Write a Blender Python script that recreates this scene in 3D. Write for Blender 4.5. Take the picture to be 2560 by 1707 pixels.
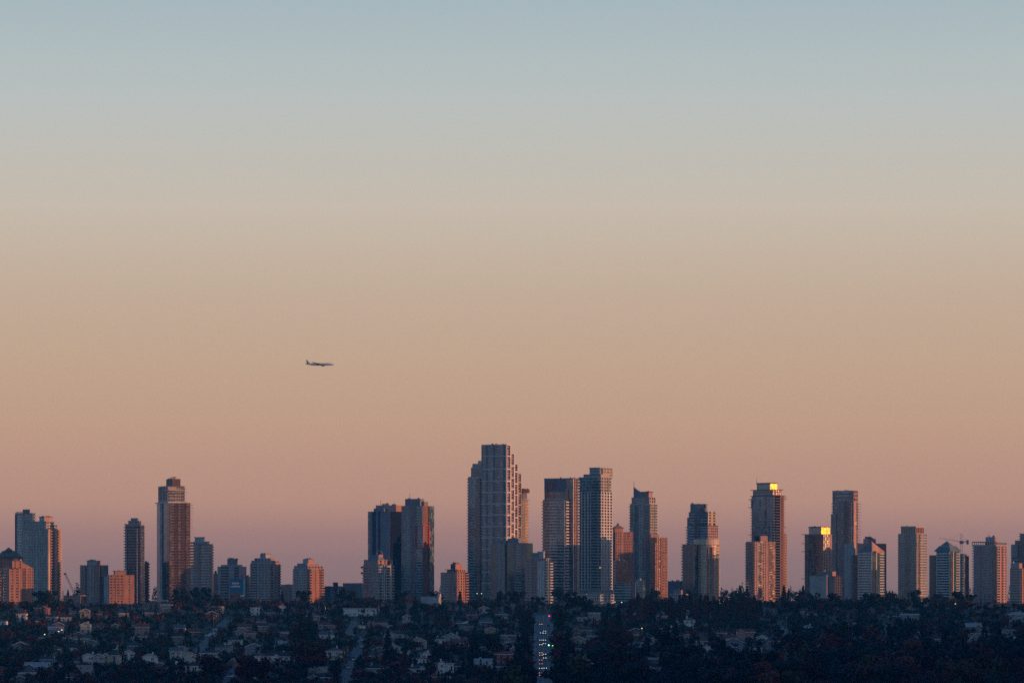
import bpy, math, random
import numpy as np
from mathutils import Vector, Matrix, noise as mnoise

random.seed(7)
rng = np.random.default_rng(7)
SC = bpy.context.scene
COL = SC.collection
for _o in list(bpy.data.objects):
    bpy.data.objects.remove(_o)

# ------------------------------------------------------------------ camera
F = 10000.0            # focal length in photograph pixels (2560 wide)
HC = 100.0             # camera height
HY = 1470.0            # row of the true horizon in the photograph
cam_d = bpy.data.cameras.new("camera")
cam = bpy.data.objects.new("camera", cam_d)
COL.objects.link(cam)
cam.location = (0, 0, HC)
cam.rotation_euler = (math.radians(90), 0, 0)
cam_d.sensor_width = 36.0
cam_d.lens = 36.0 * F / 2560.0
cam_d.shift_y = (HY - 853.5) / 2560.0
cam_d.clip_start = 5.0
cam_d.clip_end = 60000.0
SC.camera = cam

# ------------------------------------------------------------------ light
SUN_AZ = math.radians(13.0)      # towards the camera side of +X
SUN_EL = math.radians(2.6)
SUN_DIR = Vector((math.cos(SUN_AZ) * math.cos(SUN_EL), -math.sin(SUN_AZ) * math.cos(SUN_EL), math.sin(SUN_EL)))
sun_d = bpy.data.lights.new("sun", 'SUN')
sun_d.energy = 4.4
sun_d.color = (1.0, 0.42, 0.19)
sun_d.angle = math.radians(0.5)
sun = bpy.data.objects.new("sun", sun_d)
COL.objects.link(sun)
sun.rotation_euler = SUN_DIR.to_track_quat('Z', 'Y').to_euler()

def s2l(c):
    return tuple(((v / 255.0) / 12.92 if v / 255.0 <= 0.04045 else ((v / 255.0 + 0.055) / 1.055) ** 2.4) for v in c)

world = bpy.data.worlds.new("World")
SC.world = world
world.use_nodes = True
nt = world.node_tree
nt.nodes.clear()
N, L = nt.nodes, nt.links
def nd(tree, typ, **kw):
    n = tree.nodes.new(typ)
    for k_, v_ in kw.items():
        setattr(n, k_, v_)
    return n
tc = nd(nt, 'ShaderNodeTexCoord')
nrm = nd(nt, 'ShaderNodeVectorMath', operation='NORMALIZE')
L.new(tc.outputs['Generated'], nrm.inputs[0])
sep = nd(nt, 'ShaderNodeSeparateXYZ')
L.new(nrm.outputs[0], sep.inputs[0])
mx = nd(nt, 'ShaderNodeMath', operation='MAXIMUM'); mx.inputs[1].default_value = 0.0
L.new(sep.outputs['Z'], mx.inputs[0])
pw = nd(nt, 'ShaderNodeMath', operation='POWER'); pw.inputs[1].default_value = 0.5
L.new(mx.outputs[0], pw.inputs[0])
ramp = nd(nt, 'ShaderNodeValToRGB')
L.new(pw.outputs[0], ramp.inputs[0])
SKY = [  # photograph row -> sky colour (sRGB)
    (1470, (139.0, 113.0, 113.0)), (1400, (153.0, 121.5, 118.0)), (1330, (172.0, 130.9, 121.7)), (1250, (194.5, 148.5, 126.1)), (1150, (199.7, 155.9, 129.4)), (1040, (205.9, 165.5, 133.8)), (900, (204.7, 172.0, 141.9)),
    (760, (203.5, 177.0, 152.4)), (640, (204.4, 184.5, 163.0)), (520, (205.1, 192.3, 175.6)), (400, (198.9, 193.9, 183.0)), (260, (191.0, 195.8, 192.3)), (130, (180.9, 192.8, 193.1)), (0, (169.9, 187.0, 192.7)),
]
def row_t(y):
    e = math.atan((HY - y) / F)
    return math.sqrt(max(0.0, math.sin(e)))
stops = [(row_t(y), s2l(c)) for y, c in SKY]
for deg, c in ((12, (134, 168, 190)), (18, (106, 148, 182)), (28, (78, 122, 166)), (45, (54, 96, 146)), (70, (40, 77, 128))):
    stops.append((math.sqrt(math.sin(math.radians(deg))), s2l(c)))
cr = ramp.color_ramp
cr.interpolation = 'LINEAR'
while len(cr.elements) < len(stops):
    cr.elements.new(1.0)
for e_, (p_, c_) in zip(cr.elements, stops):
    e_.position = p_
    e_.color = (*c_, 1.0)
# the glow of the low sun, off to the right and behind the camera
dot = nd(nt, 'ShaderNodeVectorMath', operation='DOT_PRODUCT')
L.new(nrm.outputs[0], dot.inputs[0]); dot.inputs[1].default_value = SUN_DIR
dmx = nd(nt, 'ShaderNodeMath', operation='MAXIMUM'); dmx.inputs[1].default_value = 0.0
L.new(dot.outputs['Value'], dmx.inputs[0])
dp = nd(nt, 'ShaderNodeMath', operation='POWER'); dp.inputs[1].default_value = 16.0
L.new(dmx.outputs[0], dp.inputs[0])
gl = nd(nt, 'ShaderNodeMix', data_type='RGBA', blend_type='ADD')
L.new(dp.outputs[0], gl.inputs[0])
L.new(ramp.outputs[0], gl.inputs[6])
gl.inputs[7].default_value = (0.85, 0.30, 0.07, 1.0)
# added: unseen sky opposite the sun made bluer and brighter to light shaded facades
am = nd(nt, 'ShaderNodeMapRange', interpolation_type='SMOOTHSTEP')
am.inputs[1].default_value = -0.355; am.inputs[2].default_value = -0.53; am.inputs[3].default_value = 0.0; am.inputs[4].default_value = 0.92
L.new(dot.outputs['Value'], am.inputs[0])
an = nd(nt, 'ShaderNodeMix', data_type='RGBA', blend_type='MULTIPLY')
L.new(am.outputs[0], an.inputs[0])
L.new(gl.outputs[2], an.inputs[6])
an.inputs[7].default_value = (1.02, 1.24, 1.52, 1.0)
bg = nd(nt, 'ShaderNodeBackground'); bg.inputs[1].default_value = 1.0
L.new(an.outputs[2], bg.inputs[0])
wo = nd(nt, 'ShaderNodeOutputWorld')
L.new(bg.outputs[0], wo.inputs[0])

SC.view_settings.view_transform = 'Standard'
SC.view_settings.look = 'None'
SC.view_settings.exposure = 0.0
SC.view_settings.gamma = 1.0
SC.view_settings.use_curve_mapping = False
SC.render.engine = 'CYCLES'
SC.cycles.max_bounces = 5
SC.cycles.diffuse_bounces = 2
SC.cycles.glossy_bounces = 2
SC.cycles.volume_bounces = 0
SC.cycles.use_denoising = False        # the grain of the photograph comes from the sampling itself
SC.cycles.use_adaptive_sampling = False
SC.cycles.sample_clamp_indirect = 3.0
SC.render.filter_size = 1.15

# ------------------------------------------------------------------ materials
M = {}
def new_mat(name):
    m = bpy.data.materials.new(name)
    m.use_nodes = True
    return m, m.node_tree, m.node_tree.nodes['Principled BSDF']

def wall_mat(name, rgb, rough=0.85, var=0.18, scale=0.25, spec=0.3):
    """painted concrete, brick or render: base colour with mottling and streaks"""
    m, t, b = new_mat(name)
    co = nd(t, 'ShaderNodeTexCoord')
    mp = nd(t, 'ShaderNodeMapping'); mp.inputs['Scale'].default_value = (1.0, 1.0, 0.35)
    t.links.new(co.outputs['Object'], mp.inputs[0])
    n1 = nd(t, 'ShaderNodeTexNoise'); n1.inputs['Scale'].default_value = scale; n1.inputs['Detail'].default_value = 5.0
    t.links.new(mp.outputs[0], n1.inputs['Vector'])
    r = nd(t, 'ShaderNodeMapRange'); r.inputs[1].default_value = 0.3; r.inputs[2].default_value = 0.7
    r.inputs[3].default_value = 1.0 - var; r.inputs[4].default_value = 1.0 + var
    t.links.new(n1.outputs['Fac'], r.inputs[0])
    mm = nd(t, 'ShaderNodeVectorMath', operation='SCALE'); mm.inputs[0].default_value = rgb
    t.links.new(r.outputs[0], mm.inputs['Scale'])
    t.links.new(mm.outputs[0], b.inputs['Base Color'])
    b.inputs['Roughness'].default_value = rough
    b.inputs['Specular IOR Level'].default_value = spec
    M[name] = m
    return m

def glass_mat(name, dark, blind, prob=0.3, pane=(2.1, 2.8), rough=0.16, spec=0.9, coat=0.0):
    """facade glazing: every pane has its own tone (glass, drawn blinds, curtains)"""
    m, t, b = new_mat(name)
    co = nd(t, 'ShaderNodeTexCoord')
    ad = nd(t, 'ShaderNodeVectorMath', operation='ADD'); ad.inputs[1].default_value = (50.37, 50.41, 0.0)
    t.links.new(co.outputs['Object'], ad.inputs[0])
    dv = nd(t, 'ShaderNodeVectorMath', operation='DIVIDE'); dv.inputs[1].default_value = (pane[0], pane[0], pane[1])
    t.links.new(ad.outputs[0], dv.inputs[0])
    fl = nd(t, 'ShaderNodeVectorMath', operation='FLOOR')
    t.links.new(dv.outputs[0], fl.inputs[0])
    wn = nd(t, 'ShaderNodeTexWhiteNoise', noise_dimensions='3D')
    t.links.new(fl.outputs[0], wn.inputs['Vector'])
    cr_ = nd(t, 'ShaderNodeValToRGB')
    e = cr_.color_ramp.elements
    e[0].position = 0.0; e[0].color = (*[d * 0.75 for d in dark], 1)
    e[1].position = 1.0; e[1].color = (*blind, 1)
    a = e.new(max(0.02, 1.0 - prob)); a.color = (*dark, 1)
    c2 = e.new(min(0.99, 1.0 - prob * 0.55)); c2.color = (*[d * 0.55 + q * 0.45 for d, q in zip(dark, blind)], 1)
    t.links.new(wn.outputs['Value'], cr_.inputs[0])
    t.links.new(cr_.outputs[0], b.inputs['Base Color'])
    rr = nd(t, 'ShaderNodeMapRange'); rr.inputs[3].default_value = rough * 0.6; rr.inputs[4].default_value = rough * 1.6
    sc_ = nd(t, 'ShaderNodeSeparateColor')
    t.links.new(wn.outputs['Color'], sc_.inputs[0])
    t.links.new(sc_.outputs[1], rr.inputs[0])
    t.links.new(rr.outputs[0], b.inputs['Roughness'])
    b.inputs['Specular IOR Level'].default_value = spec
    b.inputs['IOR'].default_value = 1.6
    M[name] = m
    return m

def plain_mat(name, rgb, rough=0.6, metal=0.0, spec=0.4, emit=None, estr=0.0):
    m, t, b = new_mat(name)
    b.inputs['Base Color'].default_value = (*rgb, 1)
    b.inputs['Roughness'].default_value = rough
    b.inputs['Metallic'].default_value = metal
    b.inputs['Specular IOR Level'].default_value = spec
    if emit:
        b.inputs['Emission Color'].default_value = (*emit, 1)
        b.inputs['Emission Strength'].default_value = estr
    M[name] = m
    return m

wall_mat('white_conc', (0.56, 0.54, 0.52))
wall_mat('pale_conc', (0.45, 0.43, 0.41))
wall_mat('beige_conc', (0.40, 0.34, 0.27))
wall_mat('grey_conc', (0.29, 0.29, 0.30))
wall_mat('dim_conc', (0.17, 0.17, 0.19))
wall_mat('dark_conc', (0.06, 0.06, 0.075))
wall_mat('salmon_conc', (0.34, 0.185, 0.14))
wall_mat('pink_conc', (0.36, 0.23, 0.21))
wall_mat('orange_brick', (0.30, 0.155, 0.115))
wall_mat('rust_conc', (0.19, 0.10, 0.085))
wall_mat('teal_conc', (0.29, 0.37, 0.39))
wall_mat('navy_panel', (0.03, 0.035, 0.075), rough=0.5)
wall_mat('slate_panel', (0.17, 0.17, 0.21), rough=0.6)
wall_mat('roof_teal', (0.10, 0.155, 0.16), rough=0.6)
wall_mat('blue_panel', (0.10, 0.135, 0.185), rough=0.6)
wall_mat('roof_grey', (0.13, 0.13, 0.13))
wall_mat('tan_panel', (0.46, 0.39, 0.29), rough=0.6)
wall_mat('shaded_navy', (0.008, 0.013, 0.030), rough=0.95, spec=0.05)  # near-black navy: shade put into the colour of sun-facing walls
wall_mat('brown_box', (0.12, 0.075, 0.07), rough=0.6)
wall_mat('red_paint', (0.42, 0.02, 0.05), rough=0.6)
wall_mat('plaque_red', (0.22, 0.05, 0.04), rough=0.6)
wall_mat('plaque_tan', (0.30, 0.14, 0.09), rough=0.6)
wall_mat('blue_board', (0.004, 0.085, 0.21), rough=0.5, var=0.05)
wall_mat('sign_white', (0.42, 0.50, 0.55), rough=0.6)
glass_mat('teal_glass', (0.026, 0.066, 0.078), (0.20, 0.26, 0.27), 0.35)
glass_mat('deep_teal_glass', (0.008, 0.038, 0.046), (0.05, 0.11, 0.12), 0.25)
glass_mat('navy_glass', (0.020, 0.036, 0.062), (0.19, 0.21, 0.24), 0.34)
glass_mat('dark_glass', (0.010, 0.016, 0.028), (0.07, 0.08, 0.10), 0.18)
glass_mat('grey_glass', (0.055, 0.065, 0.080), (0.20, 0.20, 0.21), 0.35)
glass_mat('violet_glass', (0.060, 0.060, 0.080), (0.30, 0.26, 0.26), 0.40)
glass_mat('brown_glass', (0.055, 0.035, 0.035), (0.28, 0.19, 0.16), 0.40)
glass_mat('plum_glass', (0.040, 0.028, 0.032), (0.17, 0.115, 0.105), 0.40)
glass_mat('gold_glass', (0.25, 0.21, 0.16), (0.40, 0.34, 0.26), 0.35, rough=0.25, spec=1.0)  # gold of the reflected sunset sky put into the base colour
plain_mat('window_dark', (0.015, 0.02, 0.03), rough=0.25, spec=0.6)
plain_mat('steel_dark', (0.05, 0.05, 0.06), rough=0.5, metal=0.3)
plain_mat('steel_blue', (0.05, 0.06, 0.16), rough=0.5)
plain_mat('steel_white', (0.55, 0.50, 0.46), rough=0.5)
glass_mat('mirror_glass', (0.16, 0.092, 0.018), (0.24, 0.145, 0.030), 0.5, pane=(1.6, 1.9), rough=0.24)
M['mirror_glass'].node_tree.nodes['Principled BSDF'].inputs['Metallic'].default_value = 1.0
plain_mat('lamp_white', (0.9, 0.9, 0.9), emit=(0.85, 0.95, 1.0), estr=1.6)
plain_mat('lamp_warm', (0.9, 0.8, 0.6), emit=(1.0, 0.62, 0.30), estr=1.6)
plain_mat('window_lit', (0.5, 0.4, 0.3), emit=(1.0, 0.55, 0.25), estr=0.55)
plain_mat('lamp_head', (0.9, 0.9, 0.9), emit=(0.80, 0.92, 0.95), estr=1.6)
plain_mat('lamp_tail', (0.5, 0.1, 0.08), emit=(1.0, 0.30, 0.22), estr=1.4)
plain_mat('lamp_red', (0.6, 0.02, 0.05), emit=(1.0, 0.03, 0.10), estr=6.0)
plain_mat('lamp_green', (0.1, 0.6, 0.2), emit=(0.25, 1.0, 0.30), estr=6.0)
plain_mat('lamp_amber', (0.8, 0.6, 0.2), emit=(1.0, 0.75, 0.25), estr=2.2)

# ------------------------------------------------------------------ mesh helpers
class MB:
    def __init__(s):
        s.v, s.f, s.m = [], [], []
    def add(s, vs, fs, mi=0):
        b = len(s.v)
        s.v.extend(vs)
        s.f.extend([tuple(b + i for i in f) for f in fs])
        s.m.extend([mi] * len(fs))
        return s
    def box(s, x0, x1, y0, y1, z0, z1, mi=0):
        if x0 > x1: x0, x1 = x1, x0
        if y0 > y1: y0, y1 = y1, y0
        if z0 > z1: z0, z1 = z1, z0
        return s.add([(x0, y0, z0), (x1, y0, z0), (x1, y1, z0), (x0, y1, z0), (x0, y0, z1), (x1, y0, z1), (x1, y1, z1), (x0, y1, z1)],
                     [(3, 2, 1, 0), (4, 5, 6, 7), (0, 1, 5, 4), (1, 2, 6, 5), (2, 3, 7, 6), (3, 0, 4, 7)], mi)
    def prism(s, pts, z0, z1, mi=0, taper=None):
        n = len(pts)
        top = taper or pts
        vs = [(x, y, z0) for x, y in pts] + [(x, y, z1) for x, y in top]
        fs = [tuple(range(n - 1, -1, -1)), tuple(range(n, 2 * n))]
        fs += [(i, (i + 1) % n, n + (i + 1) % n, n + i) for i in range(n)]
        return s.add(vs, fs, mi)
    def beam(s, a, b, r, mi=0, n=4, r2=None):
        a, b = Vector(a), Vector(b)
        d = (b - a).normalized()
        up = Vector((0, 0, 1)) if abs(d.z) < 0.95 else Vector((1, 0, 0))
        p = d.cross(up).normalized(); q = d.cross(p)
        r2 = r if r2 is None else r2
        vs = []
        for c, rr in ((a, r), (b, r2)):
            for i in range(n):
                t_ = 2 * math.pi * (i + 0.5) / n
                vs.append(tuple(c + p * (rr * math.cos(t_)) + q * (rr * math.sin(t_))))
        fs = [tuple(range(n)), tuple(range(2 * n - 1, n - 1, -1))]
        fs += [(i, n + i, n + (i + 1) % n, (i + 1) % n) for i in range(n)]
        return s.add(vs, fs, mi)
    def mesh(s, name, mats):
        me = bpy.data.meshes.new(name)
        me.from_pydata(s.v, [], s.f)
        for m in (mats if isinstance(mats, (list, tuple)) else [mats]):
            me.materials.append(M[m] if isinstance(m, str) else m)
        if any(s.m):
            me.polygons.foreach_set('material_index', s.m)
        me.update()
        return me

def link(name, data, parent=None, loc=(0, 0, 0), rz=0.0):
    o = bpy.data.objects.new(name, data)
    COL.objects.link(o)
    o.parent = parent
    o.location = loc
    if rz: o.rotation_euler = (0, 0, rz)
    return o
def build(mb, name, mats, parent=None, loc=(0, 0, 0), rz=0.0):
    return link(name, mb.mesh(name, mats), parent, loc, rz)
def tag(o, label=None, cat=None, group=None, kind=None):
    if label: o['label'] = label
    if cat: o['category'] = cat
    if group: o['group'] = group
    if kind: o['kind'] = kind
    return o
def thing(name, label, cat, loc=(0, 0, 0), rz=0.0, group=None):
    return tag(link(name, None, None, loc, rz), label, cat, group)
def dup(root, loc, rz=0.0, sc=None, label=None, group=None):
    r = root.copy(); COL.objects.link(r); r.location = loc; r.rotation_euler = (0, 0, rz)
    if sc: r.scale = sc
    if label: r['label'] = label
    if group: r['group'] = group
    for ch in root.children:
        c = ch.copy(); COL.objects.link(c); c.parent = r
        for g_ in ch.children:
            d = g_.copy(); COL.objects.link(d); d.parent = c
    return r

# ------------------------------------------------------------------ terrain
GT = [(-8000, -74), (0, -70), (1500, -66), (1900, -60), (2100, -53), (2300, -44), (2500, -36), (2700, -28.5), (2900, -22), (3100, -17.5),
      (3300, -14.5), (3600, -12.5), (4200, -13), (5000, -24), (8000, -70), (14000, -110), (40000, -130)]
GX = np.array([a for a, b in GT]); GZ = np.array([b for a, b in GT])
def hill(x, y):
    """the higher ground beyond the right edge of the picture that keeps the slope in shade"""
    e0 = 0.1285 * max(y, 0.0) + 110.0
    t_ = min(1.0, max(0.0, (x - e0) / 320.0)); t_ = t_ * t_ * (3 - 2 * t_)
    w = min(1.0, max(0.0, (3250.0 - y) / 500.0)); w = w * w * (3 - 2 * w)
    if t_ <= 0 or w <= 0: return 0.0
    n_ = mnoise.noise((x * 0.004, y * 0.006, 3.1)) * 11.0 + mnoise.noise((x * 0.013, y * 0.02, 7.7)) * 5.0
    far = min(1.0, max(0.0, (4600.0 - x) / 1500.0))
    return t_ * w * (58.0 + 0.012 * max(0.0, 2600 - y) + n_) * far
def ground(x, y):
    return HC + float(np.interp(y, GX, GZ)) + hill(x, y)
def wpt(px, py, D):
    return ((px - 1280.0) * D / F, D, HC + (HY - py) * D / F)
def on_slope(px, py):
    """point of the hillside seen at this pixel"""
    lo, hi = 1900.0, 3600.0
    for _ in range(40):
        D = 0.5 * (lo + hi)
        yy = HY - float(np.interp(D, GX, GZ)) * F / D
        if yy > py: lo = D
        else: hi = D
    x = (px - 1280.0) * D / F
    return x, D, ground(x, D)

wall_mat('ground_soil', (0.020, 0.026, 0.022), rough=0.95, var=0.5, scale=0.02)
wall_mat('asphalt', (0.050, 0.055, 0.066), rough=0.75, var=0.15, scale=0.05)
wall_mat('pavement', (0.13, 0.13, 0.14), rough=0.9, var=0.15, scale=0.05)
wall_mat('road_paint', (0.55, 0.55, 0.52), rough=0.7, var=0.1)

xs = np.unique(np.concatenate([np.linspace(-3500, -700, 16), np.linspace(-700, 1600, 116), np.linspace(1600, 4500, 24)]))
ys = np.unique(np.concatenate([np.linspace(-3000, 1700, 20), np.linspace(1700, 3600, 96), np.linspace(3600, 5000, 20), np.linspace(5000, 7000, 8)]))
gv = [(float(x), float(y), ground(float(x), float(y))) for y in ys for x in xs]
nx_ = len(xs)
gf = [(j * nx_ + i, j * nx_ + i + 1, (j + 1) * nx_ + i + 1, (j + 1) * nx_ + i) for j in range(len(ys) - 1) for i in range(nx_ - 1)]
g_mb = MB(); g_mb.add(gv, gf)
g_o = build(g_mb, 'ground', 'ground_soil')
for p_ in g_o.data.polygons: p_.use_smooth = True
tag(g_o, kind='structure')

def strip(name, pts, width, mat, lift, parent=None):
    """a road or path laid on the slope along world points (x, y)"""
    P = []
    for (x0, y0), (x1, y1) in zip(pts[:-1], pts[1:]):
        n_ = max(1, int(math.hypot(x1 - x0, y1 - y0) / 10.0))
        P += [(x0 + (x1 - x0) * i / n_, y0 + (y1 - y0) * i / n_) for i in range(n_)]
    P.append(pts[-1])
    vs, fs = [], []
    for i, (x, y) in enumerate(P):
        a = P[max(0, i - 1)]; b = P[min(len(P) - 1, i + 1)]
        d = Vector((b[0] - a[0], b[1] - a[1])).normalized(); nrm_ = Vector((-d.y, d.x))
        w = width(i / (len(P) - 1)) if callable(width) else width
        z = max(ground(x, y), ground(x + nrm_.x * w / 2, y + nrm_.y * w / 2), ground(x - nrm_.x * w / 2, y - nrm_.y * w / 2)) + lift
        vs += [(x + nrm_.x * w / 2, y + nrm_.y * w / 2, z), (x - nrm_.x * w / 2, y - nrm_.y * w / 2, z),
               (x + nrm_.x * w / 2, y + nrm_.y * w / 2, z - 1.2), (x - nrm_.x * w / 2, y - nrm_.y * w / 2, z - 1.2)]
    for i in range(len(P) - 1):
        a = 4 * i; b = a + 4
        fs += [(a, b, b + 1, a + 1), (a + 2, b + 2, b, a), (a + 1, b + 1, b + 3, a + 3)]
    mb = MB(); mb.add(vs, fs)
    return build(mb, name, mat, parent)
# ------------------------------------------------------------------ towers
TOWERS = []
LAND = []      # (px centre, short landmark name) for the labels of what stands in front

class Tower:
    """a tower measured in photograph pixels: a tier spans x0..xe (left-hand face), xe..x1 (right-hand face)"""
    def __init__(s, name, label, cat, x0, D, th, fpx=7.0, land=None, xm=None, group=None):
        s.X0, s.D, s.th = x0, D, math.radians(th)
        s.k = F / (D - 8.0)
        s.c, s.s = math.cos(s.th), math.sin(s.th)
        X = (x0 - 1280.0) * D / F
        s.zb = ground(X, D) - 3.0
        s.root = thing(name, label, cat, (X, D, s.zb), -s.th, group)
        s.fh = fpx / s.k
        s.cache = {}
        s.top = None; TOWERS.append(s)
        if land: LAND.append((xm if xm is not None else x0, land))
    def z(s, y):
        return (HY - y) / s.k + HC - s.zb
    def plan(s, x0, xe, x1, v0=0.0):
        u0 = ((x0 - s.X0) / s.k - v0 * s.s) / s.c
        u1 = ((xe - s.X0) / s.k - v0 * s.s) / s.c
        v1 = ((x1 - s.X0) / s.k - u1 * s.c) / s.s
        if v1 < v0 + 2: v1 = v0 + 2
        return u0, u1, v0, v1
    def shared(s, key, maker, mats):
        if key not in s.cache: s.cache[key] = maker().mesh(key[0], mats)
        return s.cache[key]
    def tier(s, x0, xe, x1, yt, yb=1545, v0=0.0, core='dark_glass', f=(), r=(), l=(), b=(), slab=None, cap=None, name='tower_body', fpx=None, skip=0):
        u0, u1, v0, v1 = s.plan(x0, xe, x1, v0)
        zb, zt = max(0.0, s.z(yb)), s.z(yt)
        fh = fpx / s.k if fpx else s.fh
        mb = MB(); mb.box(u0, u1, v0, v1, zb, zt)
        build(mb, name, core, s.root)
        nfl = max(1, int((zt - zb) / fh))
        if s.top is None or zt > s.top[4]: s.top = (u0, u1, v0, v1, zt)
        s.z0 = zt - nfl * fh       # floors counted down from the roof so that the top floor is whole
        box = (u0, u1, v0, v1)
        if cap:
            m_, pr, h_ = cap
            mb = MB(); mb.box(u0 - pr, u1 + pr, v0 - pr, v1 + pr, zt - 0.02, zt + h_)
            build(mb, 'roof_slab', m_, s.root)
        if slab:
            m_, pr, h_ = slab[:3]
            key = ('floor_slab', len(s.cache))
            me = s.shared(key, lambda: MB().box(u0 - pr, u1 + pr, v0 - pr, v1 + pr, 0, h_), m_)
            for i in range(nfl):
                if i * fh + s.z0 < 0.5: continue
                link('floor_slab', me, s.root, (0, 0, s.z0 + i * fh + 0.013))
        for side, bays in (('f', f), ('r', r), ('l', l), ('b', b)):
            if bays: s.face(side, box, zb, zt, bays, fh, nfl)
        return box
    def fbox(s, side, box, a0, a1, o0, o1, z0, z1, mb=None, mi=0):
        u0, u1, v0, v1 = box
        mb = mb or MB()
        if side == 'f': return mb.box(u0 + a0, u0 + a1, v0 - o1, v0 - o0, z0, z1, mi)
        if side == 'r': return mb.box(u1 + o0, u1 + o1, v0 + a0, v0 + a1, z0, z1, mi)
        if side == 'l': return mb.box(u0 - o1, u0 - o0, v0 + a0, v0 + a1, z0, z1, mi)
        return mb.box(u0 + a0, u0 + a1, v1 + o0, v1 + o1, z0, z1, mi)
    def face(s, side, box, zb, zt, bays, fh, nfl):
        u0, u1, v0, v1 = box
        Lf = (u1 - u0) if side in 'fb' else (v1 - v0)
        tot = sum(b_[1] for b_ in bays)
        a = 0.0
        for b_ in bays:
            kind, w = b_[0], b_[1] / tot * Lf
            a0, a1 = a, a + w
            a = a1
            lo, hi = zb, zt
            opt = b_[-1] if isinstance(b_[-1], dict) else {}
            if 'yt' in opt: hi = s.z(opt['yt'])
            if 'yb' in opt: lo = max(zb, s.z(opt['yb']))
            fl = [s.z0 + i * fh for i in range(nfl) if s.z0 + i * fh >= lo - 0.1 and s.z0 + (i + 1) * fh <= hi + 0.3]
            if 'every' in opt: fl = fl[::-1][opt.get('off', 0)::opt['every']][::-1]
            e = 0.004 * (1 + len(s.cache) % 7)
            if kind == 'G':
                continue
            if kind == 'W':
                build(s.fbox(side, box, a0 + e, a1 - e, -0.1, 0.35 + e, lo + e, hi - e), 'wall_panel', b_[2], s.root)
            elif kind == 'P':      # wall with recessed windows: piers between floor-high openings and a spandrel on each floor
                _, _, mat, n, pf, sf = b_[:6]
                pitch = w / n
                pm = pitch * pf
                for i in range(n + 1):
                    c0 = a0 + i * pitch - pm / 2; c1 = c0 + pm
                    c0, c1 = max(c0, a0 + e), min(c1, a1 - e)
                    if c1 - c0 > 0.08:
                        build(s.fbox(side, box, c0, c1, -0.1, 0.42 + e, lo + e, hi - e), 'pier', opt.get('pmat', mat), s.root)
                me = s.shared(('spandrel', len(s.cache)), lambda: s.fbox(side, box, a0 + 2 * e, a1 - 2 * e, -0.1, 0.30 + e, 0, fh * sf), mat)
                for z_ in fl: link('spandrel', me, s.root, (0, 0, z_))
            elif kind == 'S':      # horizontal band on each floor
                _, _, mat, sf = b_[:4]
                sf = max(sf, min(0.42, sf * 1.4))
                pr = b_[4] if len(b_) > 4 and not isinstance(b_[4], dict) else 0.3
                me = s.shared(('spandrel', len(s.cache)), lambda: s.fbox(side, box, a0 + e, a1 - e, -0.1, pr + e, 0, fh * sf), mat)
                for z_ in fl: link('spandrel', me, s.root, (0, 0, z_))
            elif kind == 'B':      # balcony: slab, parapet on three sides
                if 'bk' in opt: build(s.fbox(side, box, a0 + e, a1 - e, -0.1, 0.12, lo + e, hi - e), 'wall_panel', opt['bk'], s.root)
                _, _, mat, pr, ph = b_[:5]
                def mk():
                    q = s.fbox(side, box, a0 + 0.2, a1 - 0.2, -0.1, pr, 0, 0.28)
                    s.fbox(side, box, a0 + 0.2, a1 - 0.2, pr - 0.15, pr, 0.27, ph, q)
                    s.fbox(side, box, a0 + 0.2, a0 + 0.35, 0, pr - 0.15, 0.27, ph, q)
                    s.fbox(side, box, a1 - 0.35, a1 - 0.2, 0, pr - 0.15, 0.27, ph, q)
                    return q
                me = s.shared(('balcony', len(s.cache)), mk, mat)
                for z_ in fl: link('balcony', me, s.root, (0, 0, z_))
            elif kind == 'V':      # vertical fins
                _, _, mat, n, pw_, pr = b_[:6]
                for i in range(n):
                    cc = a0 + (i + 0.5) * w / n
                    build(s.fbox(side, box, cc - pw_ / 2, cc + pw_ / 2, -0.1, pr, lo + e, hi - e), 'fin', mat, s.root)
            elif kind == 'H':      # vertical blank strip with a central column of openings
                _, _, mat, wf = b_[:4]
                g0, g1 = a0 + w * (0.5 - wf / 2), a0 + w * (0.5 + wf / 2)
                build(s.fbox(side, box, a0 + e, g0, -0.1, 0.4, lo + e, hi - e), 'wall_panel', mat, s.root)
                build(s.fbox(side, box, g1, a1 - e, -0.1, 0.4, lo + e, hi - e), 'wall_panel', mat, s.root)
                me = s.shared(('spandrel', len(s.cache)), lambda: s.fbox(side, box, g0, g1, -0.1, 0.32, 0, fh * 0.5), mat)
                for z_ in fl: link('spandrel', me, s.root, (0, 0, z_))
    def px_box(s, x0, xe, x1, yt, yb, mat, name, v0=0.0, out=0.0):
        u0, u1, v0, v1 = s.plan(x0, xe, x1, v0)
        return build(MB().box(u0 - out, u1 + out, v0 - out, v1 + out, s.z(yb), s.z(yt)), name, mat, s.root)
    def on_face(s, side, box, fa0, fa1, yt, yb, mat, name, o0=0.0, o1=0.5):
        u0, u1, v0, v1 = box
        Lf = (u1 - u0) if side in 'fb' else (v1 - v0)
        return build(s.fbox(side, box, fa0 * Lf, fa1 * Lf, o0, o1, s.z(yb), s.z(yt)), name, mat, s.root)
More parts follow.
